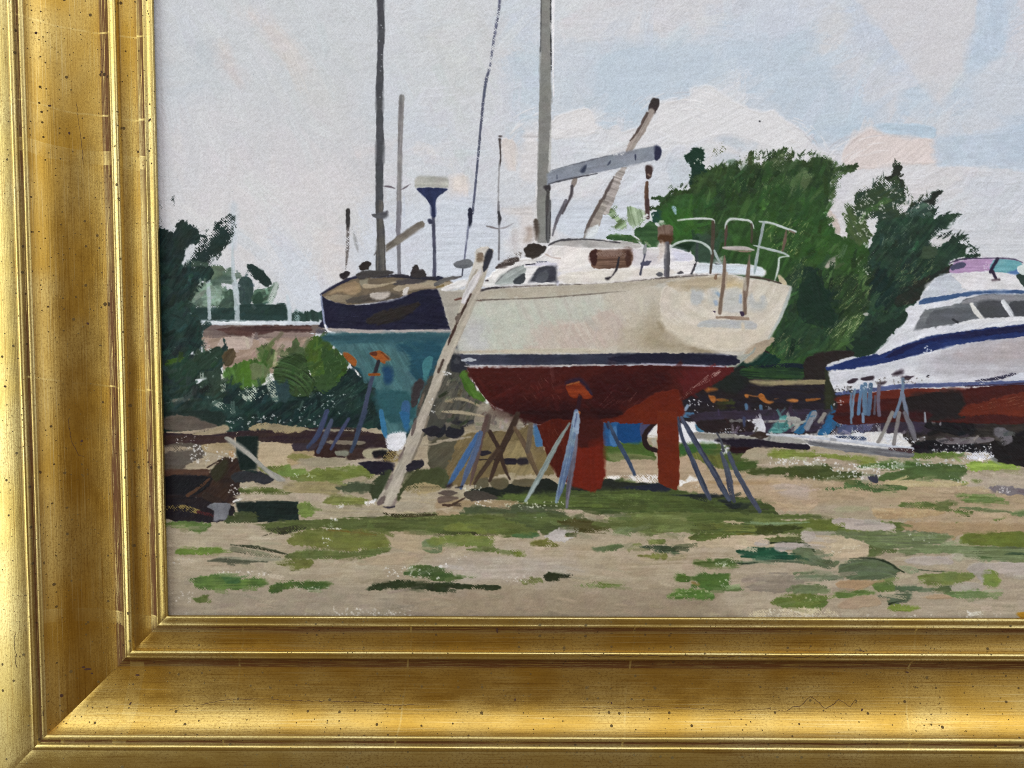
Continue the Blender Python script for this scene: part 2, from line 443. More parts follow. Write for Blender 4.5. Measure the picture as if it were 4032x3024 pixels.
frame = empty('picture_frame', loc=(0, 0, 0))
frame['label'] = 'gilded wooden picture frame with beads and a wide cove around the oil painting'
frame['category'] = 'picture frame'
FLAT = [p for k in PROFILE for p in PROFILE[k]]
FLAT = [p for p in FLAT if p not in ((1.6, .82, .3), (0.08, .82, .3))]
_ps = np.array([p[0] for p in FLAT]); _ph = np.array([p[1] for p in FLAT])
SIDES = {   # start corner of the sight edge, direction along, direction outward, length
    'left': ((SX0, SZ1), (0, -1), (-1, 0), SZ1 - SZ0), 'bottom': ((SX0, SZ0), (1, 0), (0, -1), SX1 - SX0),
    'right': ((SX1, SZ0), (0, 1), (1, 0), SZ1 - SZ0), 'top': ((SX1, SZ1), (-1, 0), (0, 1), SX1 - SX0)}
def rail_point(side, along, s, h):
    (x, z), d, o, _ = SIDES[side]
    return np.stack([x + d[0] * along + o[0] * s, -h + 0 * along, z + d[1] * along + o[1] * s], -1) * MM
rails = {}
for k, side in enumerate(SIDES):
    rail = empty('rail', frame)
    rails[side] = rail
    length = SIDES[side][3]
    steps = int(length / .9)
    t = np.linspace(0, 1, steps)
    for part, prof in PROFILE.items():
        s = np.array([p[0] for p in prof]); h = np.array([p[1] for p in prof]); b = np.array([p[2] for p in prof])
        gap = -.02
        along = (-s + gap)[:, None] + t[None, :] * (length + 2 * s - 2 * gap)[:, None]
        S = np.broadcast_to(s[:, None], along.shape)
        wob = .05 * (vnoise(along / 23, S / 9, 40 + k) - .5) + .022 * (vnoise(along / 5, S / 2.5, 50 + k) - .5)
        edge = np.minimum(along + s[:, None], length + s[:, None] - along)          # corners are a little rounded by wear
        H = h[:, None] + np.where(h[:, None] > .6, wob, 0) - .10 * np.exp(-(edge / .35)) * (h[:, None] > .7)
        V = rail_point(side, along, S, H).reshape(-1, 3)
        i = np.arange(len(s) - 1)[:, None] * steps + np.arange(steps - 1)[None, :]
        faces = np.stack([i, i + steps, i + steps + 1, i + 1], -1).reshape(-1, 4)
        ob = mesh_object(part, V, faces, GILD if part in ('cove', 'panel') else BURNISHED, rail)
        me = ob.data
        a = me.attributes.new('bole_shade', 'FLOAT', 'POINT')
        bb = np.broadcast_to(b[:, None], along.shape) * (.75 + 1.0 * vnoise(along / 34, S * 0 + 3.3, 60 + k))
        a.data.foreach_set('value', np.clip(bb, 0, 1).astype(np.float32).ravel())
        uvl = me.uv_layers.new(name='UVMap')
        arc = np.concatenate([[0], np.cumsum(np.hypot(np.diff(s), np.diff(h)))]) + s[0] * 1.15
        uvv = np.stack([along + 400 * k, np.broadcast_to(arc[:, None], along.shape)], -1).reshape(-1, 2)
        uvl.data.foreach_set('uv', uvv[faces.ravel()].astype(np.float32).ravel())
def crack(side, pts, wid, seed):
    """a drying crack in the gesso: a thin sunken line that follows the moulding; pts are (along, outward) in mm"""
    g = np.random.default_rng(seed)
    p = np.array(pts, float); out = [p[0]]
    for a, b in zip(p[:-1], p[1:]):
        m = max(int(np.hypot(*(b - a)) / .7), 1)
        for j in range(1, m + 1):
            out.append(a + (b - a) * j / m + g.normal(0, .10, 2) * (j < m))
    p = np.array(out)
    d = np.gradient(p, axis=0); d /= np.linalg.norm(d, axis=1)[:, None] + 1e-9
    nrm = np.stack([-d[:, 1], d[:, 0]], -1); w = wid * 1.2 * (.4 + .6 * g.random(len(p)))[:, None]; w[0] = w[-1] = wid * .15
    V = []
    for q in (p - nrm * w, p + nrm * w):
        V.append(rail_point(side, q[:, 0], q[:, 1], np.interp(q[:, 1], _ps, _ph) + .055))
    V = np.concatenate(V); m = len(p); i = np.arange(m - 1)
    mesh_object('crack', V, np.stack([i, i + 1, i + m + 1, i + m], -1), CRACK, rails[side])
def foot(u, v, side):
    x, z = on_canvas(u, v)
    return (x - SX0, SZ0 - z) if side == 'bottom' else (SZ1 - z, SX0 - x)
for pts, w, sd in (([(2290, 2562), (2340, 2572), (2400, 2566), (2480, 2570), (2560, 2566), (2610, 2572), (2700, 2568), (2800, 2574), (2900, 2568), (3010, 2574), (3100, 2570), (3150, 2575), (3180, 2566), (3205, 2574), (3230, 2562), (3245, 2576), (3265, 2561), (3290, 2576), (3320, 2560), (3335, 2573), (3365, 2552), (3410, 2560)], .06, 3),
                   ([(3085, 2785), (3110, 2770), (3140, 2768), (3185, 2735), (3240, 2776), (3265, 2765), (3295, 2745), (3335, 2770), (3360, 2745)], .07, 4),
                   ([(680, 2782), (720, 2768), (800, 2762), (900, 2745), (1010, 2742), (1180, 2748), (1420, 2752), (1560, 2764), (1640, 2760)], .05, 5),
                   ([(2280, 2770), (2400, 2776), (2560, 2768), (2700, 2772), (2860, 2782), (3020, 2776), (3080, 2786)], .045, 6)):
    crack('bottom', [foot(u, v, 'bottom') for u, v in pts], w, sd)
for pts, w, sd in (([(308, 405), (315, 470), (322, 520), (330, 590), (334, 650)], .05, 7), ([(285, 1640), (292, 1690), (300, 1740), (322, 1790), (345, 1800)], .055, 8),
                   ([(128, 2450), (120, 2480), (122, 2520), (130, 2540), (124, 2570), (132, 2590)], .07, 9)):
    crack('left', [foot(u, v, 'left') for u, v in pts], w, sd)

def splash(side, u, v, rx, rz, ang=0., seed=1):
    """a drop of dark toning liquid dried on the gold"""
    g = np.random.default_rng(seed); m = 18
    a0, s0 = foot(u, v, side); t = np.linspace(0, 2 * np.pi, m, endpoint=False)
    r = 1 + .22 * np.sin(2 * t + g.uniform(0, 6)) + g.normal(0, .07, m)
    x, y = rx * r * np.cos(t), rz * r * np.sin(t); c, sn = math.cos(math.radians(ang)), math.sin(math.radians(ang))
    al = a0 + x * c - y * sn; ss = s0 + x * sn + y * c
    ring = rail_point(side, al, ss, np.interp(ss, _ps, _ph) + .05)
    top = rail_point(side, np.array([a0]), np.array([s0]), np.array([np.interp(s0, _ps, _ph) + .10]))
    i = np.arange(m)
    mesh_object('splash', np.concatenate([ring, top]), np.stack([i, (i + 1) % m, np.full(m, m)], -1), CRACK, rails[side])
for k, (side, u, v, rx, rz, an) in enumerate((('bottom', 3990, 3012, .85, .7, 0), ('left', 355, 2627, .36, .75, 0), ('left', 341, 2618, .22, .5, 0), ('left', 275, 2714, .5, .34, 20), ('left', 229, 2762, .75, .16, 0), ('bottom', 545, 2655, .5, .3, 0),
        ('bottom', 527, 2757, .2, .45, 20), ('left', 370, 2645, .3, .25, 0), ('bottom', 1958, 2476, .35, .7, 0), ('left', 602, 480, .5, .32, 30), ('left', 285, 530, .3, .3, 0), ('left', 223, 430, .3, .3, 0), ('left', 183, 156, .3, .3, 0), ('left', 244, 0, .3, .35, 0),
        ('bottom', 3568, 2644, .45, .25, 0), ('left', 352, 1274, .25, .4, 10), ('left', 332, 1734, .3, .35, 0), ('left', 86, 1516, .34, .34, 0), ('left', 404, 286, .3, .3, 0), ('bottom', 3380, 2780, .3, .3, 0), ('bottom', 2028, 2745, .3, .3, 0), ('bottom', 2405, 2757, .25, .25, 0))):
    splash(side, u, v, rx, rz, an, k + 20)
# ---- sky ------------------------------------------------------------------
group('painted_sky')
P('S', '580,-130 4200,-130 4200,1460 580,1460', 'c9cbd1', 'sky_wash', r=0, st=.02, a=70, mot=.02, sw=14, sm=False)
B_ = dict(r=18, rs=60, st=.022, mot=.02, sw=9, h=.04)
P('S', '580,-130 1480,-130 1500,500 1400,900 900,900 580,800', 'c3c5c8', soft=220, **B_)
P('G', '180,330 330,290 500,360 480,520 330,600 200,480', 'b9bec3', soft=60, **B_)
P('G', '40,700 300,600 480,680 420,800 100,860', 'bdc2c8', soft=60, **B_)
P('G', '500,60 900,200 1250,330 1230,560 1100,520 900,280', 'bfc4c7', soft=70, **B_)
L('G', '620,90 800,150 950,300 1080,460 1200,600', (70, 120, 170, 170, 90), 'cbc3c0', soft=45, r=10, st=.02, h=.04)
L('G', '500,360 560,520 640,640', (90, 110, 60), 'c8c0bf', soft=35, r=10, st=.02, h=.04)
P('G', '1100,600 1400,650 1450,950 1200,1000', 'c5c4c3', soft=70, **B_)
L('G', '610,1100 600,1400 600,1660', 90, 'bfc4cf', soft=30, r=6, st=.02, h=.04)
P('G', '60,850 900,900 1600,1050 1700,1659 60,1659', 'c8c5c8', soft=120, **B_)
P('G', '600,1380 1300,1300 1650,1450 1500,1659 400,1659', 'cfcacb', soft=90, **B_)
L('G', '1560,1220 1700,1180 1880,1110', (40, 60, 50), 'd3cac9', soft=24, r=8, st=.05, h=.06)
P('G', '1780,800 2212,500 2212,1300 1800,1050', 'c5cad2', soft=80, **B_)
L('G', '2050,1180 2212,1210 2300,1270', 90, 'd6d1d0', soft=22, r=8, st=.06, h=.08)
P('A', '60,0 1260,0 1300,520 900,700 640,560 200,160', 'd1cccd', 'cloud', soft=90, **B_)
P('A', '880,180 1240,350 1280,620 1280,850 1000,800 860,500', 'c9cdd6', soft=50, **B_)
P('A', '1260,200 1480,180 1500,560 1340,640 1290,560', 'd2cac8', soft=50, **B_)
P('A', '1000,700 1290,600 1300,850 1080,850', 'cbd0da', soft=40, **B_)
P('A', '1600,0 2300,0 2300,560 1820,560 1600,420', 'c9ced8', soft=60, **B_)
L('A', '600,20 600,330', 60, 'c4cad2', soft=20, r=4, st=.02, h=.04)
P('H', '-100,0 480,0 470,300 380,700 -100,900', 'c6c7c7', soft=80, **B_)
P('H', '490,0 800,0 790,800 560,900 500,500', 'c0c8d2', soft=40, **B_)
P('H', '590,420 800,420 790,1150 700,1000 640,1130 550,1080 560,750', 'b9c7d2', 'blue_gap', soft=18, r=8, st=.03, h=.05)
P('H', '900,0 2600,0 2500,500 1900,300 1000,300', 'cecbcd', soft=110, **B_)
P('H', '920,420 1400,340 1500,900 1200,1010 920,850', 'bec7d1', soft=70, **B_)
P('H', '1300,400 1900,330 2300,420 2300,900 1900,760 1640,900 1560,1000 1300,960', 'b7c6d4', soft=80, **B_)
P('I', '-200,150 500,220 800,700 1100,900 800,1250 500,1150 260,900 -200,800', 'b8c6d4', 'blue_gap', soft=70, **B_)
P('I', '100,-200 500,0 700,0 500,200 100,300 -100,250', 'c5cbd6', soft=80, **B_)
P('I', '600,120 760,60 820,200 780,420 600,400', 'c9c9cb', soft=40, **B_)
P('I', '840,420 1040,480 1080,620 900,760 840,640', 'c8c9cf', soft=50, **B_)
P('I', '720,-60 920,-60 1100,200 1280,480 1300,600 1040,560 820,220', 'bec8d6', soft=34, **B_)
P('I', '900,-120 1870,-120 1760,480 1650,640 1560,812 1480,760 1290,500 1100,240', 'cdcbcd', 'cloud', soft=16, r=8, st=.025, mot=.02, sw=9, h=.06)
P('I', '1860,-150 2080,-150 2060,350 1960,470 1880,540 1750,575 1790,300 1830,200', 'b9c7d7', 'blue_gap', soft=18, r=6, st=.03, h=.05, a=90)
P('I', '2080,-150 2500,-150 2500,420 2060,500', 'cbcad0', soft=26, **B_)
P('I', '1700,600 2000,520 2500,520 2500,980 2000,980 1700,900', 'c4cbd5', soft=80, **B_)
P('I', '1300,650 1480,760 1560,830 1650,650 1720,700 1700,900 1250,900', 'b9c8d7', soft=30, **B_)
P('I', '1040,990 1250,975 1490,1000 1500,1095 1300,1075 1100,1050', 'adc5d8', 'blue_gap', soft=8, r=4, st=.03, h=.06)
P('I', '1510,1090 1900,1040 2500,1000 2500,1360 2000,1330 1720,1310 1530,1295', 'bbc8d6', soft=24, **B_)
P('I', '2080,960 2500,940 2500,1200 2150,1250', 'b5c6d8', soft=40, **B_)
P('I', '430,1000 800,960 1000,990 820,1170 740,1200 560,1130', 'b3c5d5', soft=24, **B_)
CL = dict(r=7, rs=20, mot=.025, sw=5)
P('H', '880,965 950,910 1080,870 1180,852 1222,920 1255,1000 1330,985 1420,985 1440,1030 1560,1000 1640,960 1700,830 1760,800 1960,770 1985,700 2120,668 2230,730 2330,800 2450,850 2550,880 2640,868 2700,930 2800,985 2900,1060 2925,1115 3050,1190 3190,1180 3330,1020 3440,1008 3520,1050 3900,1098 3925,1290 4120,1312 4700,1345 4700,2100 700,2100 880,1500',
  'd5d3d5', 'cloud', st=.03, a=-25, soft=8, h=.10, **CL)
P('H', '880,1050 1100,1020 1300,1100 1250,1330 950,1400 880,1300', 'cdd0d6', soft=40, **CL)
P('H', '1300,1350 1900,1230 1990,1400 1800,1659 1300,1659', 'ccd0d8', soft=60, **CL)
P('J', '110,850 200,830 320,880 470,1010 450,1250 200,1330 100,1050', 'c0c7d0', soft=10, r=4, st=.03, h=.06)
P('J', '860,580 1050,500 1180,520 1350,680 1500,640 1500,760 1200,830 1000,800 860,850 790,980 880,1010 1200,960 1250,800', 'c0c6ce', soft=16, r=5, st=.03, h=.06)
P('I', '800,1160 950,1040 1040,1015 1120,1050 1490,1098 1510,1285 1250,1290 1000,1330 800,1300', 'd4cac8', soft=18, st=.05, a=-40, h=.12, r=5, mot=.03, sw=5)
P('I', '560,1160 800,1180 880,1400 760,1600 700,1500 700,1330', 'cfcdd2', soft=40, **CL)
P('I', '1250,1500 1700,1330 1900,1340 1900,1659 1300,1659', 'd2cccd', soft=50, **CL)
P('C', '1500,-60 2400,-200 2400,440 1900,430 1500,200', 'ccced3', soft=60, **CL)
P('I', '1750,1400 2500,1340 2500,1659 1900,1659', 'c8ccd4', soft=60, **CL)
COL[:] = COL * .80 + hexc('cacbcf') * .20
restroke('S', '600,-100 1500,-100 2300,-100 2300,500 1500,1240 1000,1240 640,800', 420, 150, 26, 62, 16, .5, .010, .004, .5, .05)
restroke('S', '1800,-100 4140,-100 4140,1080 3500,600 3000,480 2700,360 2000,560', 420, 140, 26, -38, 30, .5, .010, .004, .5, .05)
restroke('S', '1480,0 1800,0 1900,400 2100,560 2600,640 2500,900 1500,1050', 220, 110, 20, -20, 22, .5, .012, .004, .5, .06)
restroke('S', '2200,520 2700,360 3060,480 3300,560 3480,520 3780,640 4140,700 4140,1000 3200,700 2300,800', 200, 70, 14, -28, 25, .6, .014, .004, .4, .12, bend=12)
P('I', '900,-120 1870,-120 1760,480 1650,640 1560,812 1480,760 1290,500 1100,240', 'cccacd', soft=14, r=7, st=.02, mot=.015, sw=9, h=.06, o=.7)
P('I', '1860,-150 2080,-150 2060,350 1960,470 1880,540 1750,575 1790,300 1830,200', 'b9c7d6', soft=14, r=6, st=.03, h=.05, a=90, o=.85)
P('I', '800,1160 950,1040 1040,1015 1120,1050 1490,1098 1512,1285 1250,1290 1000,1330 800,1300', 'd9cbc6', soft=6, st=.04, a=-40, h=.12, r=4, mot=.02, sw=5, o=.85)
P('I', '1040,990 1250,975 1490,1000 1500,1092 1300,1072 1100,1048', 'b3c5d4', soft=9, r=3, st=.03, h=.07, o=.85)
P('I', '1515,1100 1900,1060 2400,1040 2400,1345 2000,1325 1720,1310 1530,1292', 'bac7d5', soft=10, r=6, st=.03, h=.05, o=.8)
P('H', '1640,960 1700,830 1760,800 1960,770 1985,700 2120,668 2230,730 2330,800 2450,850 2550,880 2640,868 2700,930 2800,985 2900,1060 2925,1115 2700,1180 2300,1060 1900,1130', 'd8d6d7', soft=7, r=5, rs=18, st=.04, mot=.015, sw=5, h=.10, a=-25, o=.85)
P('H', '885,965 950,910 1080,870 1180,852 1222,920 1255,1000 1200,1060 1000,1090 890,1080', 'd9d5d5', soft=6, r=4, st=.05, mot=.015, sw=4, h=.11, a=-20, o=.85)
P('H', '1240,480 1900,420 2200,520 2220,640 1960,690 1940,750 1700,760 1560,900 1300,900 1240,760', 'bac6d2', soft=40, r=10, st=.02, mot=.015, h=.05, o=.6)
# impasto cloud brush marks (arched bristle ridges)
for ctr, box, a0, a1, rr, nn in (((2760, 1270), 0, 205, 290, (300, 720), 46), ((2700, 560), 0, 215, 300, (90, 240), 26), ((2190, 640), 0, 205, 300, (130, 230), 22),
                                 ((3060, 640), 0, 285, 350, (90, 190), 18), ((3480, 760), 0, 205, 265, (150, 260), 22)):
    for _ in range(nn):
        ra = rng.uniform(*rr); t0 = rng.uniform(a0, a1 - 10); t1 = t0 + rng.uniform(6, 22)
        if rr[1] > 600:
            ra = 300 + (ra - 300) * .6
            t0 = rng.uniform(212, 262); t1 = t0 + rng.uniform(5, 14)
        q = ' '.join('%.1f,%.1f' % (ctr[0] + ra * math.cos(math.radians(t)) * 1.15, ctr[1] + ra * math.sin(math.radians(t))) for t in np.linspace(t0, t1, 4))
        yy = ctr[1] + ra * math.sin(math.radians(t0))
        if yy > 640 or yy < 345 + (60 if ctr[0] < 2300 else 0):
            continue
        L('S', q, (2.5, rng.uniform(3, 6), 2.), ('e4e0e0', 'bdb9bd', 'e0dbda')[rng.integers(3)], r=.6, h=.13, o=.65, mot=.0)
P('H', '500,1110 560,1095 610,1130 625,1250 590,1345 540,1330 510,1230', 'd6ccc8', 'cloud', soft=8, a=75, st=.04, h=.08, r=5)
P('H', '700,1010 790,995 785,1400 640,1400 660,1150', 'd1cdce', soft=24, **CL)
P('H', '90,1395 230,1390 220,1600 110,1590', 'd5cac4', 'cloud', soft=10, a=80, st=.04, h=.08, r=5)
P('B', '500,60 760,20 770,120 700,330 620,330 640,120', 'cfc9c8', soft=30, **CL)
P('B', '0,0 420,0 460,560 0,640', 'c9ced8', soft=40, **CL)
P('B', '890,0 1600,0 1500,280 1000,280', 'c6ccd6', soft=30, **CL)
specks('G', '60,0 1700,1600', 10, '9aa0a8', 1.3, .2); specks('H', '0,0 2200,1100', 12, 'a9adb4', 1.3, .2)
specks('I', '0,0 2200,900', 12, 'a9adb4', 1.4, .2); specks('J', '1560,305 1570,315', 1, '3a3a40', 2.4, .1)

# ---- far shore, left ------------------------------------------------------
group('painted_far_shore')
FO = dict(r=8, rs=18, st=.10, mot=.12)
P('A', '240,800 250,700 300,650 370,620 420,500 450,485 500,495 530,530 575,515 640,550 665,575 620,610 590,640 520,640 560,690 600,740 600,830 240,830', '4a6353', 'tree_crown', c2='6d8371', edry=.3, **FO)
P('A', '420,500 460,485 520,515 510,560 430,600', '5d7258', **FO)
P('A', '300,680 440,640 520,700 480,790 280,800', '5e7a66', c2='7d9583', dry=.1, **FO)
P('A', '520,700 600,690 610,820 530,820', '3e5a4a', **FO)
P('A', '640,640 665,590 705,578 740,605 760,680 755,750 725,800 665,795 642,720', '3c5350', 'tree_crown', c2='2c4440', r=4, a=85)
P('A', '705,487 740,478 790,500 850,550 890,600 905,640 870,660 830,640 770,590 725,545', '1d332f', 'tree_crown', r=4, a=45, edry=.15)
P('A', '760,690 850,668 900,645 950,635 935,720 890,792 760,795', '3d5a45', 'tree_crown', c2='5f7f68', r=5, a=-15)
L('A', '940,640 915,710 885,790', (30, 46, 36), 'a9b6ae', soft=5, dry=.25)
P('A', '760,720 800,700 840,750 800,800 755,790', '2a4a38', r=5)
P('A', '250,822 600,832 640,800 820,792 990,792 1020,820 1020,922 340,922 262,872', '294541', 'hedge', c2='223b36', r=4, a=2)
P('A', '1060,870 1110,848 1160,862 1200,848 1260,855 1305,845 1310,925 1060,925', '2a453d', 'hedge', r=6, a=85, st=.15)
L('A', '1100,860 1100,920', 40, '7f9a98', soft=8, dry=.4)
L('A', '592,250 600,560 622,700 630,912', (16, 30, 44, 44), 'b4bfc4', 'bare_mast', o=.85, r=2, dry=.05)
L('A', '402,600 408,760 412,905', (24, 30, 26), 'aebac0', 'bare_mast', o=.9, r=2)
L('A', '1026,735 1040,850 1045,940', (16, 36, 26), 'b9c3cb', 'bare_mast', o=.9)
P('A', '360,955 1320,950 1320,1012 1180,1032 900,1065 740,1090 360,1070', '6b5754', 'sea_wall', c2='7a6a62', r=4, st=.1, sm=False)
P('A', '350,1050 740,1075 1200,1040 1240,1300 560,1320 350,1120', '98806f', 'sand_bank', c2='a38c7e', r=6, st=.08, a=-20)
P('A', '455,995 600,972 980,965 1190,960 1200,1012 900,1022 700,1050 540,1022', '4c302e', c2='5e403a', r=5, st=.14)
P('A', '860,1032 950,1012 1225,1020 1200,1055 870,1058', '8e7a72', r=4)
L('A', '1270,1010 1330,1010', 40, '5a5560', soft=8, dry=.2)
P('A', '470,1130 500,1080 560,1052 700,1052 750,1090 745,1130 640,1162 540,1150', 'b3a095', r=5)
P('A', '800,1060 870,1080 870,1110 810,1115', 'a99488', r=4)
P('A', '940,1110 1000,1082 1090,1090 1110,1130 960,1152', 'a58f83', r=5)
P('A', '335,925 1000,930 1302,932 1316,958 1000,960 360,955', 'c3cbd4', 'rail', c2='d6dade', r=2.5, st=.08, sm=False)
L('A', '340,925 700,922', 8, '8f9aa2', dry=.3)

# ---- bushes under the far shore -------------------------------------------
group('painted_bushes')
BU = dict(r=9, rs=18, mot=.12)
P('A', '480,1420 660,1440 850,1430 930,1440 1250,1400 1500,1310 1640,1400 1730,1460 1780,1659 1810,1860 480,1820', '152c2d', 'undergrowth', c2='1d3a33', st=.2, a=-35, **BU)
P('A', '1160,1100 1200,1060 1320,1040 1380,1110 1490,1240 1480,1340 1400,1420 1290,1450 1240,1380 1180,1300', '45661f', 'bush', c2='315a24', a=-55, st=.16, **BU)
P('A', '1300,1150 1420,1190 1480,1260 1420,1370 1330,1380', '2f5426', r=9, a=-50)
P('A', '770,1190 820,1120 880,1130 930,1160 925,1250 860,1300 790,1240', '4f6b35', 'bush', c2='60753f', a=60, **BU)
P('A', '980,1160 1050,1130 1090,1055 1110,1110 1165,1140 1150,1210 1000,1210', '4d6438', 'bush', a=80, **BU)
P('A', '510,1330 600,1280 690,1250 780,1230 880,1280 880,1340 830,1420 720,1450 620,1440 520,1400', '39601f', 'bush', c2='4a7530', a=70, **BU)
P('A', '700,1275 780,1258 870,1300 865,1360 790,1390 720,1375', '65744a', r=6, a=20)
P('A', '640,1285 720,1240 745,1400 690,1455 655,1440', '487a20', r=6, a=80)
P('A', '910,1310 960,1230 1060,1190 1140,1178 1175,1240 1190,1310 1245,1400 1220,1500 1130,1530 1000,1480 930,1410', '27421f', 'bush', c2='35552b', r=6, ctr=(940, 1620), st=.32, sw=3.5, h=.12)
P('A', '870,1430 940,1410 1040,1440 1030,1560 930,1560', '2a4447', r=7)
P('A', '1240,1380 1330,1360 1420,1410 1330,1500 1240,1470', '34562a', r=9)
L('A', '880,1320 890,1420 930,1540', (24, 60, 44), '9fae9c', dry=.45, st=.25, soft=5)
P('A', '670,1450 770,1440 780,1550 680,1550', 'a3b0a0', dry=.55, a=85, st=.4, sw=3)
P('A', '480,1420 540,1410 520,1540 485,1540', '8fa08f', dry=.5, a=80, st=.3, sw=3)
scratches('A', '1250,1480 1500,1350 1700,1480 1740,1640 1200,1640', 60, '6e8d7d', 130, 45, .9, .55)
scratches('A', '900,1200 1180,1190 1230,1420 1000,1480', 34, '7f9a5e', -15, 40, .9, .5)
scratches('A', '1180,1120 1450,1150 1440,1380 1230,1380', 40, 'b9c98a', 100, 16, .9, .5, 40)
specks('A', '1100,1480 1480,1659', 26, 'c6d0cc', 1.7); specks('A', '620,1440 900,1560', 18, 'c6d0c0', 1.6); specks('D', '500,10 1300,110', 55, 'd8d8d8', 1.9)

# ---- dark tree at the left edge -------------------------------------------
group('painted_dark_tree')
DT = dict(rs=14, mot=.16, a=-60, st=.14)
P('S', '590,720 678,720 682,920 590,925', '2a3835', dry=.9, r=5)
P('A', '-80,255 130,245 230,285 200,440 190,470 230,500 400,490 440,530 410,600 330,640 300,700 250,740 250,830 300,890 340,950 360,1050 350,1130 250,1210 200,1240 -80,1240', '172c2a', 'foliage', c2='1f3934', r=7, **DT)
P('A', '130,245 165,140 200,130 250,175 310,195 335,240 330,320 220,350 200,440 120,420', '1a2f2b', 'foliage', r=8, edry=.2, **DT)
P('A', '330,310 390,250 440,220 460,160 520,125 590,95 608,160 598,260 540,330 500,400 430,440 400,500 255,500 255,420 300,350', '1b302b', 'foliage', r=9, dry=.12, edry=.5, **DT)
P('A', '440,220 470,150 560,100 605,130 600,240 520,320 430,280', '1b302b', r=9, dry=.42, edry=.3, **DT)
P('A', '225,470 300,445 400,470 380,500 300,490 240,500', '3a5242', r=8, dry=.1)
P('A', '-80,1200 250,1200 340,1180 500,1140 525,1060 560,1160 520,1260 490,1400 490,1700 -80,1850', '1b312d', 'foliage', c2='26403a', r=7, **DT)
P('A', '60,860 200,800 260,880 200,1000 90,1020', '223f3a', r=8, ctr=(60, 1150), st=.2)
P('A', '320,1210 460,1140 530,1150 490,1260 380,1320 310,1310', '25402f', r=7, a=-40, st=.15)
P('A', '60,1245 140,1225 215,1212 150,1285 60,1302', '3f6b1f', 'leaf_dab', r=4)
P('A', '80,1290 230,1230 310,1240 320,1320 250,1420 120,1400', '22402f', 'leaf_dab', r=6)
P('A', '330,1330 400,1330 500,1300 490,1500 340,1500', '2b4234', r=8, a=70, st=.18)
P('A', '510,1200 570,1140 620,1180 600,1250 540,1285', '564730', r=4, a=-55, st=.2)
P('A', '300,1392 345,1382 382,1378 350,1400 310,1424', 'dfe2e6', r=2)
P('A', '100,1545 180,1540 262,1540 190,1577 120,1572', '66665c', r=3)
P('A', '430,1600 600,1585 680,1659 560,1700 420,1690', '22403a', r=8)
L('A', '450,1572 520,1600 600,1648', (40, 50, 30), '93a396', dry=.6, st=.3)
specks('A', '350,1120 430,1160', 8, 'd3d8d6', 1.8); specks('A', '60,1000 480,1640', 16, '8fa097', 1.4)

restroke('S', '1000,1330 1300,1330 1480,1500 1500,1700 1000,1700 860,1600', 130, 40, 8, -60, 30, .75, .12, .012, .35, .07)
restroke('S', '600,1050 740,1060 800,1300 860,1500 860,1650 610,1690 610,1100', 150, 44, 9, -50, 35, .8, .14, .012, .3, .07)
restroke('A', '240,640 640,560 900,650 1000,800 1000,900 280,900', 70, 26, 6, -50, 40, .7, .10, .012, .35, .06)
feather('A', '130,250 180,135 300,190 340,300 460,170 590,100 600,250 500,400 430,500', 40, 16, 7, -60, ('1a2f2b', '20342f', '162824'), 30, .4)
feather('A', '410,600 300,690 250,760 260,860 340,950 365,1080', 26, 14, 7, 10, ('1a2f2b', '20342f', '223c30'), 40, .4)
# ---- big green trees, right -----------------------------------------------
group('painted_green_trees')
TG = dict(rs=15, mot=.15)
P('J', '-10,1640 150,1480 160,1370 250,1340 340,1390 470,1370 460,1150 520,1060 600,1070 720,1090 800,1040 980,1010 1060,1040 1200,1010 1290,1080 1390,1070 1400,900 1420,800 1480,770 1500,860 1480,960 1600,960 1640,900 1760,830 1960,745 1900,830 2100,830 2060,900 2200,915 2340,930 2400,880 2560,870 2700,960 2680,1050 2800,1010 3100,980 3020,1120 2700,1160 2690,1500 2690,1700 -10,1700', '2c491f', 'foliage', c2='375727', r=9, edry=.22, a=-70, st=.12, **TG)
P('B', '1330,240 1400,235 1500,250 1560,280 1580,330 1440,305 1340,285', '2f5a2a', 'leaf_dab', c2='47703c', r=7, edry=.2)
P('B', '1318,65 1400,28 1395,90 1480,130 1482,190 1400,218 1375,190 1400,150 1340,105', '55703f', 'leaf_dab', c2='90a882', r=6, edry=.3, a=-30, st=.18)
P('B', '1490,45 1540,28 1620,60 1645,110 1570,200 1520,212 1488,130', '6c885c', 'leaf_dab', c2='9fb494', r=6, edry=.3, a=75, st=.2)
P('B', '1540,230 1600,190 1700,150 1745,250 1722,345 1640,352 1600,300', '2c582c', 'leaf_dab', c2='3d6b38', r=7)
P('B', '1680,100 1750,50 1740,0 1760,-60 2700,-80 2900,-60 3090,60 3400,400 3460,560 3390,740 3340,1000 3150,1180 3000,1200 2900,1270 2700,1420 2500,1420 2300,1420 2300,480 2050,470 1990,400 1850,352 1830,250 1850,180 1740,140', '2a5122', 'foliage', c2='33602a', r=8, a=-60, st=.12, **TG)
P('B', '1680,92 1750,58 1765,130 1700,152', '1d463c', r=6)
P('K', '20,100 60,20 330,20 480,230 600,420 330,520 200,480 60,330', '2f6a22', r=12, soft=14, a=55, st=.1)
P('K', '300,40 420,120 560,340 740,420 600,430 380,220', '3b7526', r=8, soft=10, o=.8)
L('K', '215,20 240,110', (70, 20), '8fb0b8', dry=.3, st=.25, soft=6)
P('K', '190,640 330,580 520,570 480,670 300,690', '17351f', r=8)
P('K', '560,460 780,430 1000,480 990,620 850,880 640,890 560,800 500,640', '34523c', r=10, soft=10)
P('K', '1060,240 1400,250 1460,600 1040,600 1060,420', '34491f', r=10, soft=16)
P('K', '1040,720 1400,720 1480,900 1040,900', '16352c', r=8, soft=10)
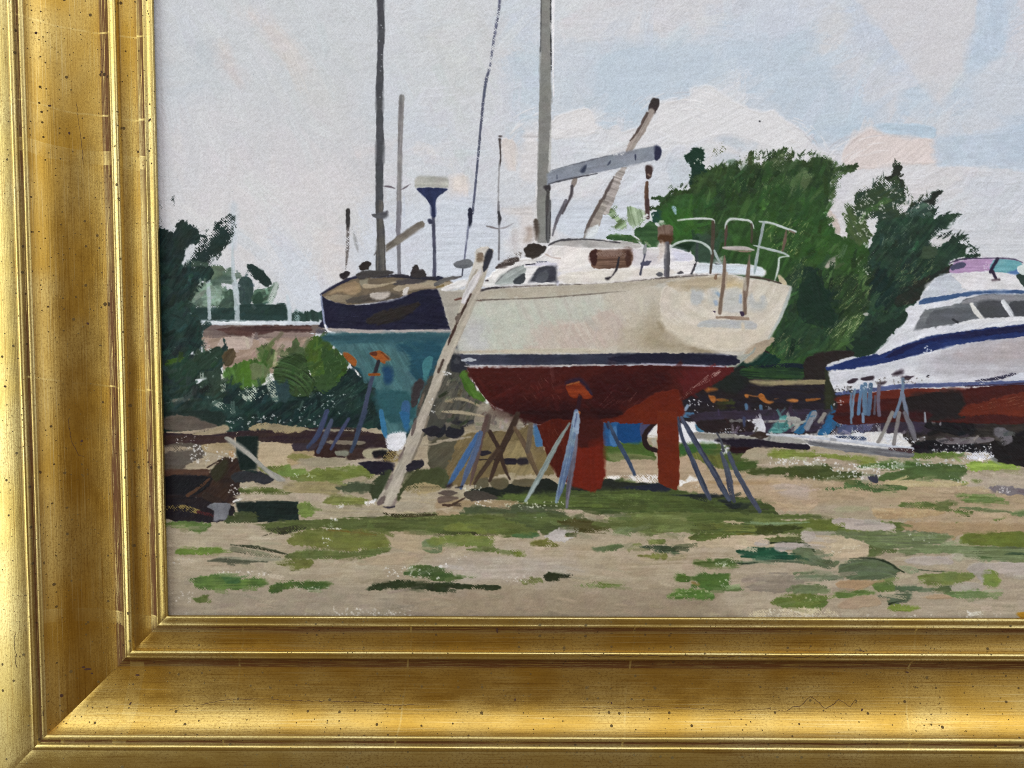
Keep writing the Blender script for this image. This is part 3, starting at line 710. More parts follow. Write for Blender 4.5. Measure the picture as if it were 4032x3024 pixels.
P('I', '-180,1400 640,1330 690,1500 690,1800 300,2000 -200,1900', '244420', c2='2e5524', r=14, soft=20, a=-65, st=.13)
P('I', '330,1480 420,1390 500,1330 520,1450 420,1560', '566f45', r=9, soft=8, dry=.15, a=-45, st=.25)
P('I', '680,1480 700,1380 800,1350 750,1440 720,1560 650,1560', '4f6b40', r=8, dry=.2, edry=.3, a=-45, st=.25)
P('I', '150,1290 220,1220 330,1175 395,1235 300,1330 190,1340', '4a6238', r=9, dry=.3, edry=.3, a=-35, st=.3, sw=3)
P('J', '335,850 400,840 480,790 520,735 600,722 680,760 695,850 680,930 650,960 720,1060 740,1120 540,1180 490,1340 450,1340 470,1020 400,920', '163a28', 'leaf_dab', r=6, edry=.1)
P('J', '820,860 830,790 900,690 960,640 1000,650 990,770 900,830', '6d7552', r=7, dry=.6)
P('J', '1050,940 1150,910 1190,960 1110,1000', '5d7a62', r=5, o=.8)
L('J', '1410,820 1400,1000 1400,1100', (40, 70, 60), '3c5228', dry=.1, r=5)
specks('J', '1190,840 1380,1060', 14, '3c4a26', 2.2); specks('J', '1450,820 1560,1000', 8, '3c4a26', 2.0); specks('J', '1840,1060 1990,1230', 9, 'dfdccf', 2.2); specks('J', '500,900 640,1000', 6, 'dcdcd0', 2.)
P('C', '0,0 620,0 640,300 420,480 300,560 100,560 -200,400', '285020', c2='316026', r=14, soft=30, a=-65, st=.12)
P('C', '300,640 450,480 500,560 430,700 430,900 290,1100 230,1100 370,760', '213d26', c2='2a4b2c', r=10, soft=8, a=-55, st=.16)
P('C', '450,400 600,200 680,190 780,270 960,330 985,430 900,560 750,570 600,500', '2d5b20', r=12, soft=14, a=-50, st=.12)
P('C', '640,560 900,560 1000,460 1060,700 1000,900 760,960 680,780', '223f22', c2='2c4a24', r=10, soft=14, a=-50, st=.16)
P('C', '720,960 930,880 1000,1020 820,1180 640,1180 560,1100 700,1000', '2f5128', c2='3f6430', r=10, soft=10, a=-50, st=.18)
P('C', '270,1000 430,900 560,960 700,985 640,1160 500,1210 280,1210', '21422a', c2='2c502c', r=9, soft=10, a=-50, st=.16)
P('C', '470,560 490,512 545,512 620,620 680,780 742,930 700,985 560,960 440,900 430,700', '173424', 'cypress', r=6, a=80, st=.12)
P('C', '680,-20 800,-20 792,120 832,262 760,262 720,235 705,180 660,150 650,80', 'd0cccf', 'sky_hole', r=7, edry=.0, h=.06)
P('C', '650,62 700,60 750,130 765,250 720,232 700,170 660,140', 'bfb1a9', r=5)
P('C', '800,30 840,18 900,70 960,160 1010,260 960,330 880,320 820,250 795,150', '4d6a36', 'leaf_dab', c2='3b5230', r=8, edry=.4, a=60, st=.16)
P('C', '985,400 1040,200 1050,60 1000,-60 1220,-60 1190,92 1340,0 1420,30 1530,40 1480,135 1590,95 1690,95 1590,200 1475,262 1480,330 1520,345 1630,270 1765,242 1700,310 1765,330 1750,390 1865,410 1750,432 1620,452 1640,545 1450,640 1390,760 1290,830 1290,900 1200,1000 1040,1180 880,1200 820,1100 960,900 1000,700', '1d3a2a', 'foliage', c2='284832', r=8, edry=.18, a=-50, st=.16, **TG)
P('C', '1340,620 1500,560 1640,480 1640,545 1450,650 1390,770 1200,800 1200,700', '223226', c2='2c2a22', r=8, a=-40, st=.15)
P('C', '1420,350 1500,330 1530,400 1460,440 1400,420', '3a5238', r=6, soft=6)
P('C', '1030,520 1100,520 1160,650 1160,820 1060,840 1000,700', '15302a', r=8, soft=8)
P('C', '820,1080 1000,960 1200,900 1290,850 1290,930 1180,1010 1030,1180 860,1200', '1c3527', r=7, soft=6, a=-35)
P('C', '1490,280 1600,250 1640,270 1560,330 1490,335', 'cbc9c9', 'sky_hole', r=5, dry=.12)
P('C', '1200,70 1300,10 1350,0 1300,50 1215,98', 'cdc9cb', r=5)
P('I', '870,1540 960,1470 1100,1420 1160,1380 1190,1250 1240,1310 1220,1370 1250,1420 1280,1490 1290,1580 1240,1640 1300,1720 900,1720 880,1600', '37502c', 'foliage', c2='2a4230', r=9, dry=.1, edry=.45, a=-30, st=.18)
P('I', '1095,1392 1160,1382 1190,1312 1235,1303 1242,1350 1210,1400 1150,1428', '272d20', 'leaf_dab', r=5)
L('I', '1195,1255 1190,1300', 12, '3c3f34', dry=.2); L('I', '1250,1425 1262,1470', 26, '2a3022', r=4); L('I', '1240,1390 1255,1375', 14, '2a3022')
P('I', '1270,1700 1350,1590 1440,1560 1500,1508 1578,1503 1530,1570 1500,1660 1480,1720', '334f45', 'leaf_dab', c2='44604e', r=8, dry=.15, edry=.4, a=-30, st=.2)
P('I', '1410,1585 1470,1565 1490,1512 1575,1506 1522,1560 1500,1612', '242e24', r=5, edry=.2)
P('C', '640,472 700,436 732,440 732,502 680,512 620,500', 'a49f92', 'gap_of_light', r=4, st=.12)
P('C', '940,872 975,864 1000,882 960,886', 'a8aaa0', r=2)
restroke('S', '2660,860 2800,700 3250,640 3270,900 3400,1050 3560,850 3640,900 3560,1160 3420,1340 3060,1420 3040,1200 3140,1100 3000,900', 520, 50, 9, -52, 26, .8, .13, .010, .35, .07)
restroke('S', '2620,820 2900,680 3260,660 3260,900 2950,1000 2700,1000', 160, 60, 12, -65, 26, .7, .10, .012, .35, .07)
P('C', '470,560 490,512 545,512 620,620 680,780 742,930 700,985 560,960 440,900 430,700', '173424', 'cypress', r=6, a=80, st=.12, o=.75)
LGT = ('3d6a2b', '467634', '527a40', '34602a')
for ln in ('2700,820 2850,740 3000,720 3150,700', '2680,880 2800,850 2960,860 3100,820 3230,760', '3060,1000 3200,930 3330,1010', '3250,1080 3380,1060 3420,1150', '3380,860 3440,820 3500,780'):
    feather('S', ln, 22, 34, 12, -58, LGT, 24, .4, .6)
feather('S', '3480,960 3560,900 3650,880', 20, 30, 9, -45, ('33503a', '3d5c44', '2c4833'), 20, .4, .65)
YG = 'b7c07a'
scratches('J', '1080,1060 2000,1100 2000,1560 1080,1500', 44, 'b9bd84', 100, 14, .9, .6, 25)
scratches('J', '1250,900 2000,760 2080,960 1700,1080', 26, 'cfd4b8', -35, 30, 1., .6, 12)
scratches('C', '150,200 480,120 500,200 420,420 200,420', 70, YG, -50, 24, 1.1, .75)
scratches('C', '400,430 500,430 480,640 400,700 330,600', 50, YG, -55, 18, .9, .6)
scratches('C', '640,600 1000,560 960,860 760,860', 60, YG, -48, 36, 1.1, .65)
scratches('C', '620,1000 900,880 920,960 720,1140', 80, 'c3cc92', -50, 34, 1., .65)
scratches('C', '1080,200 1350,150 1330,420 1080,420', 70, 'a8ba9c', -48, 26, .9, .5)
scratches('C', '1180,480 1500,450 1450,640 1200,660', 60, YG, -48, 26, .9, .6)
scratches('C', '1000,640 1300,620 1280,860 1050,900', 40, '8fa377', -48, 34, .9, .45)
scratches('C', '180,1060 460,1050 400,1240 180,1240', 60, 'b5a877', -60, 22, .9, .6)
scratches('C', '880,440 1000,440 990,520 900,560', 24, 'dfe2cc', -50, 16, 1.2, .8)
specks('C', '860,60 1030,280', 46, 'd5d4cc', 2.0); specks('C', '960,540 1000,560', 3, 'd5d4cc', 2.)
specks('I', '880,1460 1280,1640', 44, 'd6d2cc', 2.0); specks('C', '1060,0 1480,120', 30, 'd0ccca', 1.9)
GRN = ('2c4a22', '35562a', '24401f', '42602f')
feather('S', '2610,800 2650,750 2730,710 2800,660 2880,650 2940,640 2990,610 3080,600 3140,605 3210,610 3260,640 3275,720', 90, 24, 8, -70, GRN, 24, .4)
feather('S', '3275,640 3320,680', 10, 20, 7, -45, GRN, 18, .5)
feather('S', '3370,780 3420,740 3500,690 3560,740 3590,810 3650,760', 46, 20, 7, -70, ('2a3a24', '37502c', '2c4436'), 30, .45)
feather('S', '3650,840 3700,820 3770,850 3720,900 3670,930 3800,920 3800,960 3850,1005 3800,1020', 46, 24, 8, -25, ('22392c', '2c4834', '1d3026'), 22, .4)
feather('S', '2390,830 2440,860 2400,910 2400,930 2560,960', 20, 16, 7, 200, ('55703f', '3f6436', '7c966c'), 40, .4)
# ---- shade under the trees ------------------------------------------------
group('painted_undergrowth')
P('M', '250,1659 300,1300 400,1290 680,1160 900,1040 1150,850 1400,640 1500,560 1700,640 1650,800 1300,900 1300,1000 2600,1000 2600,1120 3200,1140 3250,1660 3200,1900 300,1900', '2a2122', 'shade', c2='241f28', r=5, st=.12, a=5)
P('M', '760,1140 1200,850 1400,880 1300,1000 1390,1060 1200,1280 800,1180', '1f2622', r=6, soft=8)
P('M', '1280,900 1700,840 2300,800 2360,960 2200,1060 1900,1060 1500,1050 1290,990', '1d3a26', 'grass_bank', c2='2b5126', r=5, st=.22, a=2, sw=3.5)
P('M', '1200,840 1500,640 1700,620 1900,800 1500,850', '12342a', r=7, a=-45, st=.25)
L('M', '1480,860 1900,830 2250,850', (16, 60, 70), '122230', dry=.2, st=.2)
P('C', '500,1210 800,1158 870,1200 660,1270 640,1395 500,1385', '2b2321', 'shade', r=4)
P('C', '45,1402 110,1393 300,1393 640,1392 660,1424 400,1430 180,1438 90,1422', 'a08f68', 'plank', c2='8d8260', r=2, st=.12)
for q in ('680,1185 740,1180 900,1212 800,1235 740,1252 700,1225', '755,1300 800,1310 850,1320 880,1380 840,1425 800,1400 770,1350', '870,1375 920,1355 1060,1372 1050,1405 930,1400',
          '1318,1300 1350,1283 1390,1300 1380,1340 1335,1340', '1540,1310 1580,1275 1630,1300 1680,1380 1780,1408 1720,1442 1640,1420 1560,1360', '1985,1385 2060,1362 2165,1375 2150,1410 2060,1412'):
    P('M', q, 'c66f28', 'orange_dab', r=1.2, c2='d2803a', st=.1)
L('M', '1390,1302 1460,1318 1530,1322', 18, 'b8713a'); L('C', '500,1552 560,1545 605,1540', (20, 22, 12), 'ae682c', 'orange_dab'); L('M', '1800,1365 1860,1352', 10, '8a5a34')
P('M', '900,1440 1000,1390 1180,1400 1160,1480 980,1480', '38401f', r=6, soft=8)
specks('M', '460,1370 610,1460', 9, 'e6e6ec', 2.4); specks('M', '300,1440 2200,1650', 22, 'cfd0d6', 1.4, .4)
for q, w in (('1350,1460 1365,1560 1330,1659', 60), ('1580,1475 1590,1560 1605,1650', 44)):
    L('M', q, w, '4f7090', 'boat_stand', r=1.5)
P('M', '320,1590 420,1575 530,1585 500,1640 380,1659', '4a78a0', r=2)
L('M', '430,1470 390,1540', 40, '8296ac', r=2)
P('M', '1690,1500 1750,1510 1780,1600 1750,1660 1700,1660', '5c5a62', r=3)
P('C', '648,1292 690,1330 715,1500 725,1700 652,1720 640,1500 640,1400', '2e3320', 'post', r=3)
# ---- ground ---------------------------------------------------------------
group('painted_ground')
P('S', '560,1700 1500,1690 2400,1700 2800,1740 4250,1800 4250,2560 560,2560', 'a8987e', 'sand', c2='ad9f86', r=6, st=.055, a=2, mot=.05, sw=5, sm=False)
GS = dict(r=5, rs=26, st=.06, mot=.05, sw=5)
P('D', '0,1380 2212,1400 2212,1700 0,1700', '9a8c78', soft=60, **GS)
P('E', '0,1380 2212,1380 2300,1480 2212,1700 0,1700', 'a08e75', c2='97866f', soft=50, **GS)
P('E', '0,900 600,930 1000,1020 2212,980 2300,1200 1500,1260 0,1120', 'b09d80', c2='b5a48b', soft=40, **GS)
P('E', '0,1130 700,1120 1100,1200 900,1290 300,1330 0,1300', 'a99b89', c2='aea193', soft=40, **GS)
P('F', '0,520 1000,520 2212,560 2212,960 1700,960 900,700 0,760', 'b29b7a', c2='b8a080', soft=30, **GS)
P('F', '0,1180 700,1220 1500,1400 2300,1300 2300,1600 0,1600', 'aa9a82', c2='b1a18a', soft=30, **GS)
P('F', '-400,300 60,270 200,290 0,540 -400,560', 'a8977a', soft=12, **GS)
def dab(t, s, c, c2=None, n='grass_patch', **o):
    k = dict(r=6, rs=15, st=.11, edry=.26, h=.07, mot=.09, sw=4, soft=4.); k.update(o)
    P(t, s, c, n, c2=c2, **k)
# left side, junk and dark timber
P('D', '-60,0 500,-20 520,90 480,110 390,150 -60,170', '1d2f2a', 'hedge_foot', r=5)
P('D', '60,20 250,12 390,60 480,92 440,132 60,125', '5d534a', 'dirt', r=4, st=.1)
P('D', '40,150 500,148 900,120 1500,108 1650,140 1810,180 1860,350 1500,362 1240,320 1080,250 800,215 600,182 70,235', '33222a', 'shade', c2='3a2a26', r=4, edry=.18, st=.1)
L('D', '80,145 300,140 480,108', (14, 22, 16), 'a5947c', 'plank', r=2.5, dry=.1)
P('D', '280,158 440,128 490,92 555,88 540,140 350,168', 'a39274', 'plank', r=3)
P('D', '720,122 790,78 880,72 1000,85 1170,100 1185,132 1000,145 850,122', 'a5946d', 'plank', c2='8d8064', r=5, edry=.2)
L('D', '1180,125 1350,128 1540,132', (10, 16, 8), '8d8370', r=3, dry=.2)
P('D', '70,172 550,166 610,182 560,232 360,245 70,255', '45302a', 'timber', c2='3a2626', r=3, st=.12)
P('D', '60,255 340,245 340,470 60,480', '5a5046', r=4, edry=.2)
P('D', '360,238 560,226 605,242 600,302 450,312 370,282', 'b09a78', 'plank', c2='9c8764', r=4, st=.14, sw=3)
P('D', '60,262 250,258 300,280 230,310 60,312', 'a08f76', r=4, dry=.2)
P('D', '60,305 240,285 320,290 250,392 60,402', '5e554c', r=5, edry=.25)
P('D', '60,492 390,470 500,360 600,345 670,400 650,520 645,640 560,720 420,745 300,660 60,660', '3f2a20', 'timber', c2='2c1e1c', r=7, edry=.12, st=.2, a=-50)
P('D', '60,440 230,432 390,430 402,480 250,492 60,492', '573a2d', 'timber', r=3, st=.12)
P('D', '60,490 380,482 425,530 300,640 60,645', '15151c', 'shade', r=4)
P('D', '60,640 300,650 560,700 600,800 440,852 60,825', '1d1820', 'shade', c2='261c1e', r=4)
L('D', '240,640 330,580 410,510', (30, 22, 16), '5a3a25', r=2, dry=.2); L('D', '380,640 480,690', 60, '33241e', dry=.2)
P('D', '430,440 520,360 560,380 500,510 440,520', '33301e', r=5, soft=6)
P('D', '205,432 340,352 440,322 482,342 400,412 375,432', 'a8987e', 'plank', r=3)
L('D', '395,420 490,365', 14, '33221c')
L('D', '90,745 200,740 330,770', (40, 50, 30), 'a08a4a', dry=.62, st=.3); L('D', '320,770 440,800', 20, '5a2428', dry=.3)
P('D', '560,295 600,290 612,340 570,335', 'bf9a6c', r=4, dry=.2)
specks('D', '240,240 400,390', 42, 'd9d6d2', 2.0); specks('D', '440,290 620,370', 20, 'd9d6d2', 1.9); specks('D', '150,180 350,240', 10, 'd9d6d2', 1.6)
specks('D', '560,560 700,700', 16, 'e0dcd8', 2.0); L('D', '600,690 660,665 690,650', (14, 22, 8), 'e2dedb', dry=.25); specks('D', '680,655 880,680', 12, 'e0dcd8', 2.)
P('D', '795,240 1000,230 1082,252 1070,402 940,415 800,412', 'b6a180', 'sand', c2='c0ab8a', r=4, st=.08)
P('D', '1080,292 1240,290 1245,332 1100,400 1020,402', 'b29a72', r=5)
dab('D', '1018,345 1050,318 1120,315 1200,320 1245,355 1120,372', '857f48')
P('D', '1120,355 1500,340 1480,400 1180,410', '9a8f76', r=4, st=.12)
P('D', '1075,230 1260,235 1240,285 1080,290', '3a3038', r=4)
P('D', '1240,290 1290,232 1330,235 1400,262 1412,335 1250,338', '38201c', 'shade', r=3)
P('D', '1340,212 1620,210 1600,242 1350,232', '7a6f60', r=3); P('D', '1400,290 1500,285 1502,322 1410,322', '7f8070', r=3)
P('D', '1500,330 1540,280 1640,280 1640,352 1510,360', '3f2c28', r=4)
P('D', '1622,282 1800,264 1812,302 1702,304 1702,352 1640,352', 'a59c80', 'block', r=2)
P('D', '1700,292 1802,290 1812,372 1782,372 1762,325 1712,352', '1a191f', r=2)
P('D', '1480,382 1560,356 1765,344 1755,372 1560,406', 'b5a590', 'plank', r=4, edry=.2)
P('D', '1810,300 1900,280 1890,372 1760,372', 'a28a52', dry=.5, st=.2)
P('D', '620,180 700,172 797,176 782,442 655,442 620,300', '112320', 'bin', r=2, sm=False)
P('D', '600,462 760,444 880,480 925,520 860,552 760,534 610,532', '2f3036', 'shade', r=4)
PLANK = lambda: P('D', '528,192 560,178 620,215 700,270 780,345 860,420 1003,508 985,532 930,522 840,448 760,372 600,250', '82827c', 'plank', c2='9a968c', r=2, a=40, st=.1)
dab('D', '800,432 870,412 960,408 1040,398 1055,440 1160,420 1165,465 1250,430 1400,418 1560,398 1690,432 1690,500 1500,522 1400,552 1100,532 1000,490 860,474', '68742f', '717d3c', n='grass_patch')
P('D', '960,432 1040,398 1058,440 1150,412 1168,470 1060,490 960,480', '6f8a3f', r=4)
P('D', '1440,530 1620,490 1640,520 1500,545', 'a3957a', r=4, dry=.15)
P('D', '1580,382 1700,368 1862,390 1840,460 1700,470 1640,430', '201c2c', 'shade', r=4, edry=.2)
P('D', '1000,562 1100,532 1420,540 1400,632 1100,622 1000,602', 'a8986f', 'sand', c2='97895f', r=4, st=.2, sw=2.5)
dab('D', '640,592 740,580 920,586 1055,632 900,632 680,620', '515c29', '5c6a30')
P('D', '1410,560 1560,538 1710,560 1690,612 1450,612', '46533a', r=5, st=.14)
P('D', '1680,560 1760,470 1850,440 1790,600 1710,690 1680,640', '3a462b', 'grass_patch', r=5)
P('D', '640,642 1100,622 1345,640 1300,702 1230,682 1120,682 680,672', 'b0a08a', 'sand', r=4, st=.05)
dab('D', '1308,685 1380,645 1500,643 1640,660 1645,712 1450,722 1320,706', '72783a', '808546')
P('D', '1240,722 1600,728 1770,760 1740,812 1500,824 1270,775', 'b0a28a', 'sand', c2='a09478', r=4, st=.12, sw=3)
P('D', '615,692 1000,681 1112,688 1117,840 860,852 780,850 640,790', '14211f', 'bench', c2='1a2a26', r=2, st=.12, a=3, sm=False)
P('D', '388,732 440,702 560,700 582,722 562,762 550,822 500,836 442,842 445,762', '7b7b81', 'bucket', c2='65656d', r=2, a=80, st=.1)
dab('D', '525,852 600,778 770,778 782,850 622,862', '434f2d')
dab('D', '1108,715 1150,704 1205,705 1238,760 1220,802 1130,812', '6e853d')
specks('D', '1620,650 1720,720', 10, 'e6e3e0', 2.2); L('D', '1640,700 1700,690 1720,670', (16, 26, 10), 'e4e1de', dry=.2); specks('D', '1380,720 1470,745', 8, 'dcd8d2', 2.2)
P('D', '770,872 1000,842 1200,832 1400,822 1700,808 2000,790 2300,790 2300,942 1800,932 1300,892 1000,942 850,905', '525d2e', 'grass_patch', c2='5c6936', r=6, edry=.12, st=.1, sw=3.5, h=.07)
P('D', '850,900 1100,880 1200,870 1150,910 980,945', '3c3f28', r=5, dry=.35, st=.25, a=-12)
dab('D', '1028,985 1080,935 1200,905 1330,900 1560,905 1800,930 1842,980 1790,1062 1500,1082 1300,1062 1150,1042 1050,1032', '74783a', '6b7233')
L('D', '1330,915 1560,932 1720,952', (8, 14, 6), '8a6c2a', r=2, o=.7)
dab('D', '1000,1122 1100,1075 1300,1060 1500,1078 1700,1060 1865,1048 1740,1112 1570,1152 1200,1142', '586531', '63703a')
dab('D', '60,850 250,838 412,860 402,900 340,932 150,892 60,880', '5f7d38', '557036')
dab('D', '138,1082 180,1048 350,1044 480,1038 525,1070 490,1106 300,1106 180,1112', '6c8833', '5f7c30')
L('D', '580,1028 750,1046 900,1072 1025,1104', (10, 26, 24, 8), '3c412d', dry=.25, st=.25); L('D', '590,1060 800,1100 980,1130', (40, 50, 16), '75725a', dry=.3, st=.25)
L('D', '400,1160 560,1148 860,1160', (12, 44, 14), '5a5d48', dry=.12, st=.2); P('D', '480,1130 800,1128 1000,1142 850,1160', '8d8a74', r=3, dry=.2)
L('D', '740,980 940,985', (30, 16), 'bcae96', r=3, dry=.2, h=.08); L('D', '830,960 980,910', (8, 4), '4a4632', dry=.3)
dab('D', '938,1165 1060,1140 1222,1152 1200,1212 1050,1222', '6d7336')
P('D', '1800,932 2000,930 2160,962 2240,990 2240,1100 1900,1062 1830,1000', 'b5a182', 'sand', r=4); P('D', '1580,1182 1680,1122 1900,1090 2100,1080 2000,1182', 'b29e82', 'sand', r=5, h=.08)
P('D', '2080,1000 2220,985 2240,1090 2110,1085', '6b7a52', r=4, st=.18)
dab('D', '245,1312 320,1280 420,1264 560,1270 700,1292 790,1278 862,1310 842,1352 640,1382 400,1392 300,1362', '4d6f31', '5d7c38')
P('D', '500,1270 620,1282 655,1320 560,1332', '3e6936', r=4)
dab('D', '880,1352 960,1320 1150,1314 1350,1318 1362,1350 1250,1392 1050,1372 900,1412', '4f6b2b', '3f5f2a')
dab('D', '280,1446 402,1428 372,1462 330,1482', '596a30')
dab('D', '1938,1252 2000,1202 2100,1190 2280,1232 2340,1262 2400,1292 2240,1320 1980,1272', '506d35', '3f5a2c')
dab('D', '1658,1382 1700,1342 1900,1310 2212,1326 2460,1335 2670,1342 2702,1360 2650,1386 2500,1380 2310,1370 2290,1402 2200,1396 1900,1372', '333f24', '2b381f', edry=.2)
specks('D', '480,1235 880,1265', 30, 'e0d8ce', 2.0); specks('D', '1780,1200 2212,1300', 40, 'e0dcd2', 2.1); specks('D', '120,1390 320,1500', 20, 'd5cabc', 1.8)
specks('D', '1380,1530 2000,1590', 66, 'd9d2c6', 2.1); specks('D', '120,1140 300,1180', 14, 'ddd6cc', 1.7); specks('D', '1290,870 1440,910', 16, 'e2dfd9', 2.0); specks('D', '1290,960 1390,1050', 10, 'e2dfd9', 1.9)
specks('D', '1060,470 1220,500', 12, 'd5d8c4', 1.8); specks('D', '1030,1360 1350,1390', 18, 'c9c4b2', 1.8); specks('D', '120,1560 1300,1590', 30, 'c9bfae', 1.5); specks('D', '1360,800 1420,850', 8, 'e2dfd9', 2.2)
# under and behind the boats, middle
P('E', '-60,0 640,-20 760,80 420,105 180,152 -60,215', '6b6459', 'shade', r=5, st=.12, a=-20)
P('E', '-60,210 160,180 120,320 60,470 -60,450', '55503f', r=5, a=-40, st=.15)
P('E', '160,182 380,122 620,112 740,92 830,260 905,430 885,482 700,462 500,472 300,542 100,562 40,502 120,300', '877248', 'sand_heap', c2='6f5f3f', r=6, a=-50, st=.18, edry=.1)
scratches('E', '160,200 380,130 700,120 800,420 400,460 120,520', 90, 'b9a671', -52, 34, .9, .5)
P('E', '350,130 640,110 700,250 560,280 400,250', '7c6a46', r=8, soft=10, a=-50, st=.2)
P('E', '500,250 700,240 780,460 560,460', '97845a', r=8, soft=10, a=-60, st=.2)
P('E', '180,112 400,62 640,62 600,132 400,134 200,142', '9a8a70', r=4, st=.12)
L('E', '0,215 120,200 250,180', (16, 20, 8), 'a39680', r=3)
for q in ('-20,100 40,68 62,132 0,192', '58,125 110,86 180,90 206,140 150,192 70,182', '100,32 200,-8 312,8 290,62 120,78'):
    P('E', q, '22232c', 'boulder', r=3)
P('E', '-60,430 60,450 90,560 -60,585', '4a5232', r=5)
P('E', '310,296 390,289 417,310 345,330', '28242e', r=2); L('E', '290,360 500,354', 9, '1f1a1f')
P('E', '500,352 610,350 612,396 512,392', '25222c', 'brick', r=2); P('E', '620,348 700,345 706,396 626,396', '2a242c', 'brick', r=2)
P('E', '748,82 792,92 822,180 828,242 770,257 755,180', '4a7cae', 'tarp', r=3)
P('E', '1298,230 1450,216 1640,222 1705,320 1690,372 1500,392 1320,362 1285,310', '4a6b29', 'grass_patch', r=4, st=.1)
P('E', '1330,312 1560,308 1702,350 1600,384 1400,388', '6d7646', r=4, st=.15)
P('E', '1298,70 1420,54 1422,240 1352,252 1298,232', '2a68a8', 'barrel', r=2, a=88); P('E', '1350,130 1420,100 1412,242 1355,247', '4a86c4', r=3, a=88)
P('E', '1420,54 1597,52 1602,215 1500,226 1420,205', '15549a', 'barrel', r=2, a=88); P('E', '1595,55 1710,58 1640,170 1600,205', '47476c', r=3)
P('E', '1320,382 1740,368 1740,500 1500,502 1285,502', 'b09a80', 'sand', r=5)
P('E', '1285,492 1600,478 1740,488 1740,548 1500,532 1300,516', 'e4ded8', dry=.45, r=5)
L('E', '1705,75 1645,130 1622,200 1650,260 1725,290', (30, 40, 42, 40, 30), '2b191b', 'tyre', r=2)
P('E', '1672,200 1702,188 1722,232 1690,252', 'a09a8a', r=3)
# right of the rudder
P('N', '280,120 420,60 580,60 560,180 700,220 900,240 960,380 900,420 560,400 300,420', 'dcdade', 'bare_canvas', r=5, edry=.25)
P('N', '290,400 600,420 900,400 1150,460 1420,560 1500,640 1300,690 1500,700 1500,780 1300,830 900,790 720,700 300,600', '4d6a2e', 'grass_patch', c2='5a6634', r=6, st=.14, edry=.1)
P('N', '330,420 860,430 820,500 560,540 290,580', '33682b', r=8, soft=10)
P('N', '480,560 640,540 760,600 980,560 1000,780 900,790 800,700 760,840 700,820 680,700 500,660', '64692f', r=6, a=70, st=.22)
P('N', '1120,560 1380,560 1260,700 1460,690 1500,760 1320,830 1180,790', '4b5a2c', r=6, ctr=(1200, 500), st=.2)
P('N', '290,600 700,690 760,830 900,800 1300,830 1400,900 1300,960 2300,980 2300,1500 300,1130', 'b59c7a', 'sand', c2='bda486', r=6, st=.08)
L('N', '760,1010 1100,1030 1700,1020', (20, 50, 30), 'b08c5e', soft=10, o=.7)
P('N', '1800,1030 2300,1050 2300,1260 1950,1230 1790,1130', 'b8a594', r=5, soft=8)
P('N', '290,980 400,1010 460,905 540,960 610,970 480,1010 380,1040 320,1090 285,1080', 'e4e0da', r=4, edry=.2); specks('N', '480,1030 620,1120', 10, 'dccdb4', 2.); specks('N', '960,400 1120,560', 40, 'd5d6dc', 2.2)
P('N', '480,225 900,235 1500,290 1720,270 1600,330 900,350 600,340 520,290', '8f8a80', 'concrete', r=4, st=.08)
P('N', '860,360 1000,325 1500,330 1740,340 2300,420 2300,500 1800,470 1430,480 1390,555 1130,555 1080,440', '211b2a', 'shade', r=4, st=.12)
P('N', '1120,460 1430,470 1390,552 1140,552', '2c1216', r=4)
# grass below the boats
P('E', '230,602 420,590 700,580 940,560 1050,540 1300,520 1480,510 1620,560 1900,600 2212,640 2600,700 2600,860 1800,790 1300,790 1050,760 900,720 600,700 400,662 280,622', '435329', 'grass_patch', c2='4e6030', r=6, st=.12, edry=.1, sw=3.5, h=.07)
P('E', '0,675 200,680 640,678 620,735 250,745 180,785 0,805', 'ad9574', 'sand', c2='a08a66', r=5, st=.1)
P('E', '180,752 300,725 480,738 720,700 990,742 950,872 700,902 500,802 200,792', '535d3e', 'grass_patch', c2='4b5838', r=6, st=.12)
P('E', '-60,830 200,792 500,800 740,880 765,962 560,965 380,932 -60,940', '5b6831', 'grass_patch', c2='66723a', r=6, st=.12, h=.07)
P('E', '500,800 740,780 1000,800 1230,830 1240,900 900,960 740,900', '4f5c33', c2='5a6a38', r=8, st=.15)
dab('E', '38,905 150,850 300,870 372,932 200,942', '75803a', '687634')
L('E', '0,945 200,935 380,950', (16, 24, 20), '3f4224', dry=.3)
dab('E', '-60,972 200,945 380,958 442,1010 350,1042 100,1032 -60,1032', '79853e', '6b7a3a')
dab('E', '218,1062 400,1040 482,1062 420,1082 260,1082', '66733c'); dab('E', '440,1086 560,1070 650,1080 692,1116 600,1116', '6c792f')
P('E', '560,950 740,930 800,960 700,980', '3d6b3c', r=4, o=.7)
dab('E', '940,842 1200,828 1305,890 1200,922 1010,932', '4a4418', '55502a')
P('E', '1225,842 1450,790 1800,762 2300,780 2520,860 2500,930 1950,932 1750,942 1650,962 1480,922 1240,882', '636f38', 'grass_patch', c2='6f7b46', r=6, st=.12, sw=3.5, h=.07)
dab('E', '1360,952 1430,890 1562,910 1480,942', '79845a', '5f7040', a=-25, st=.22)
dab('E', '1985,902 2100,865 2240,862 2240,1000 2000,1002', '78844e', '5c6e3a', st=.25, sw=3)
L('E', '1960,820 2040,795 2212,800', 10, '96a06c', o=.8); P('E', '840,756 950,745 1100,750 1250,770 1100,782', 'b5a08a', 'sand', r=3)
P('E', '240,592 400,572 760,522 900,520 945,622 700,642 400,642', '1f2620', 'shade', r=5, edry=.1)
P('E', '1040,556 1290,512 1560,536 1765,552 1650,602 1280,602 1050,602', '272d26', 'shade', r=5)
P('E', '1440,582 1600,560 1755,545 1835,600 1700,606', '232838', r=4)
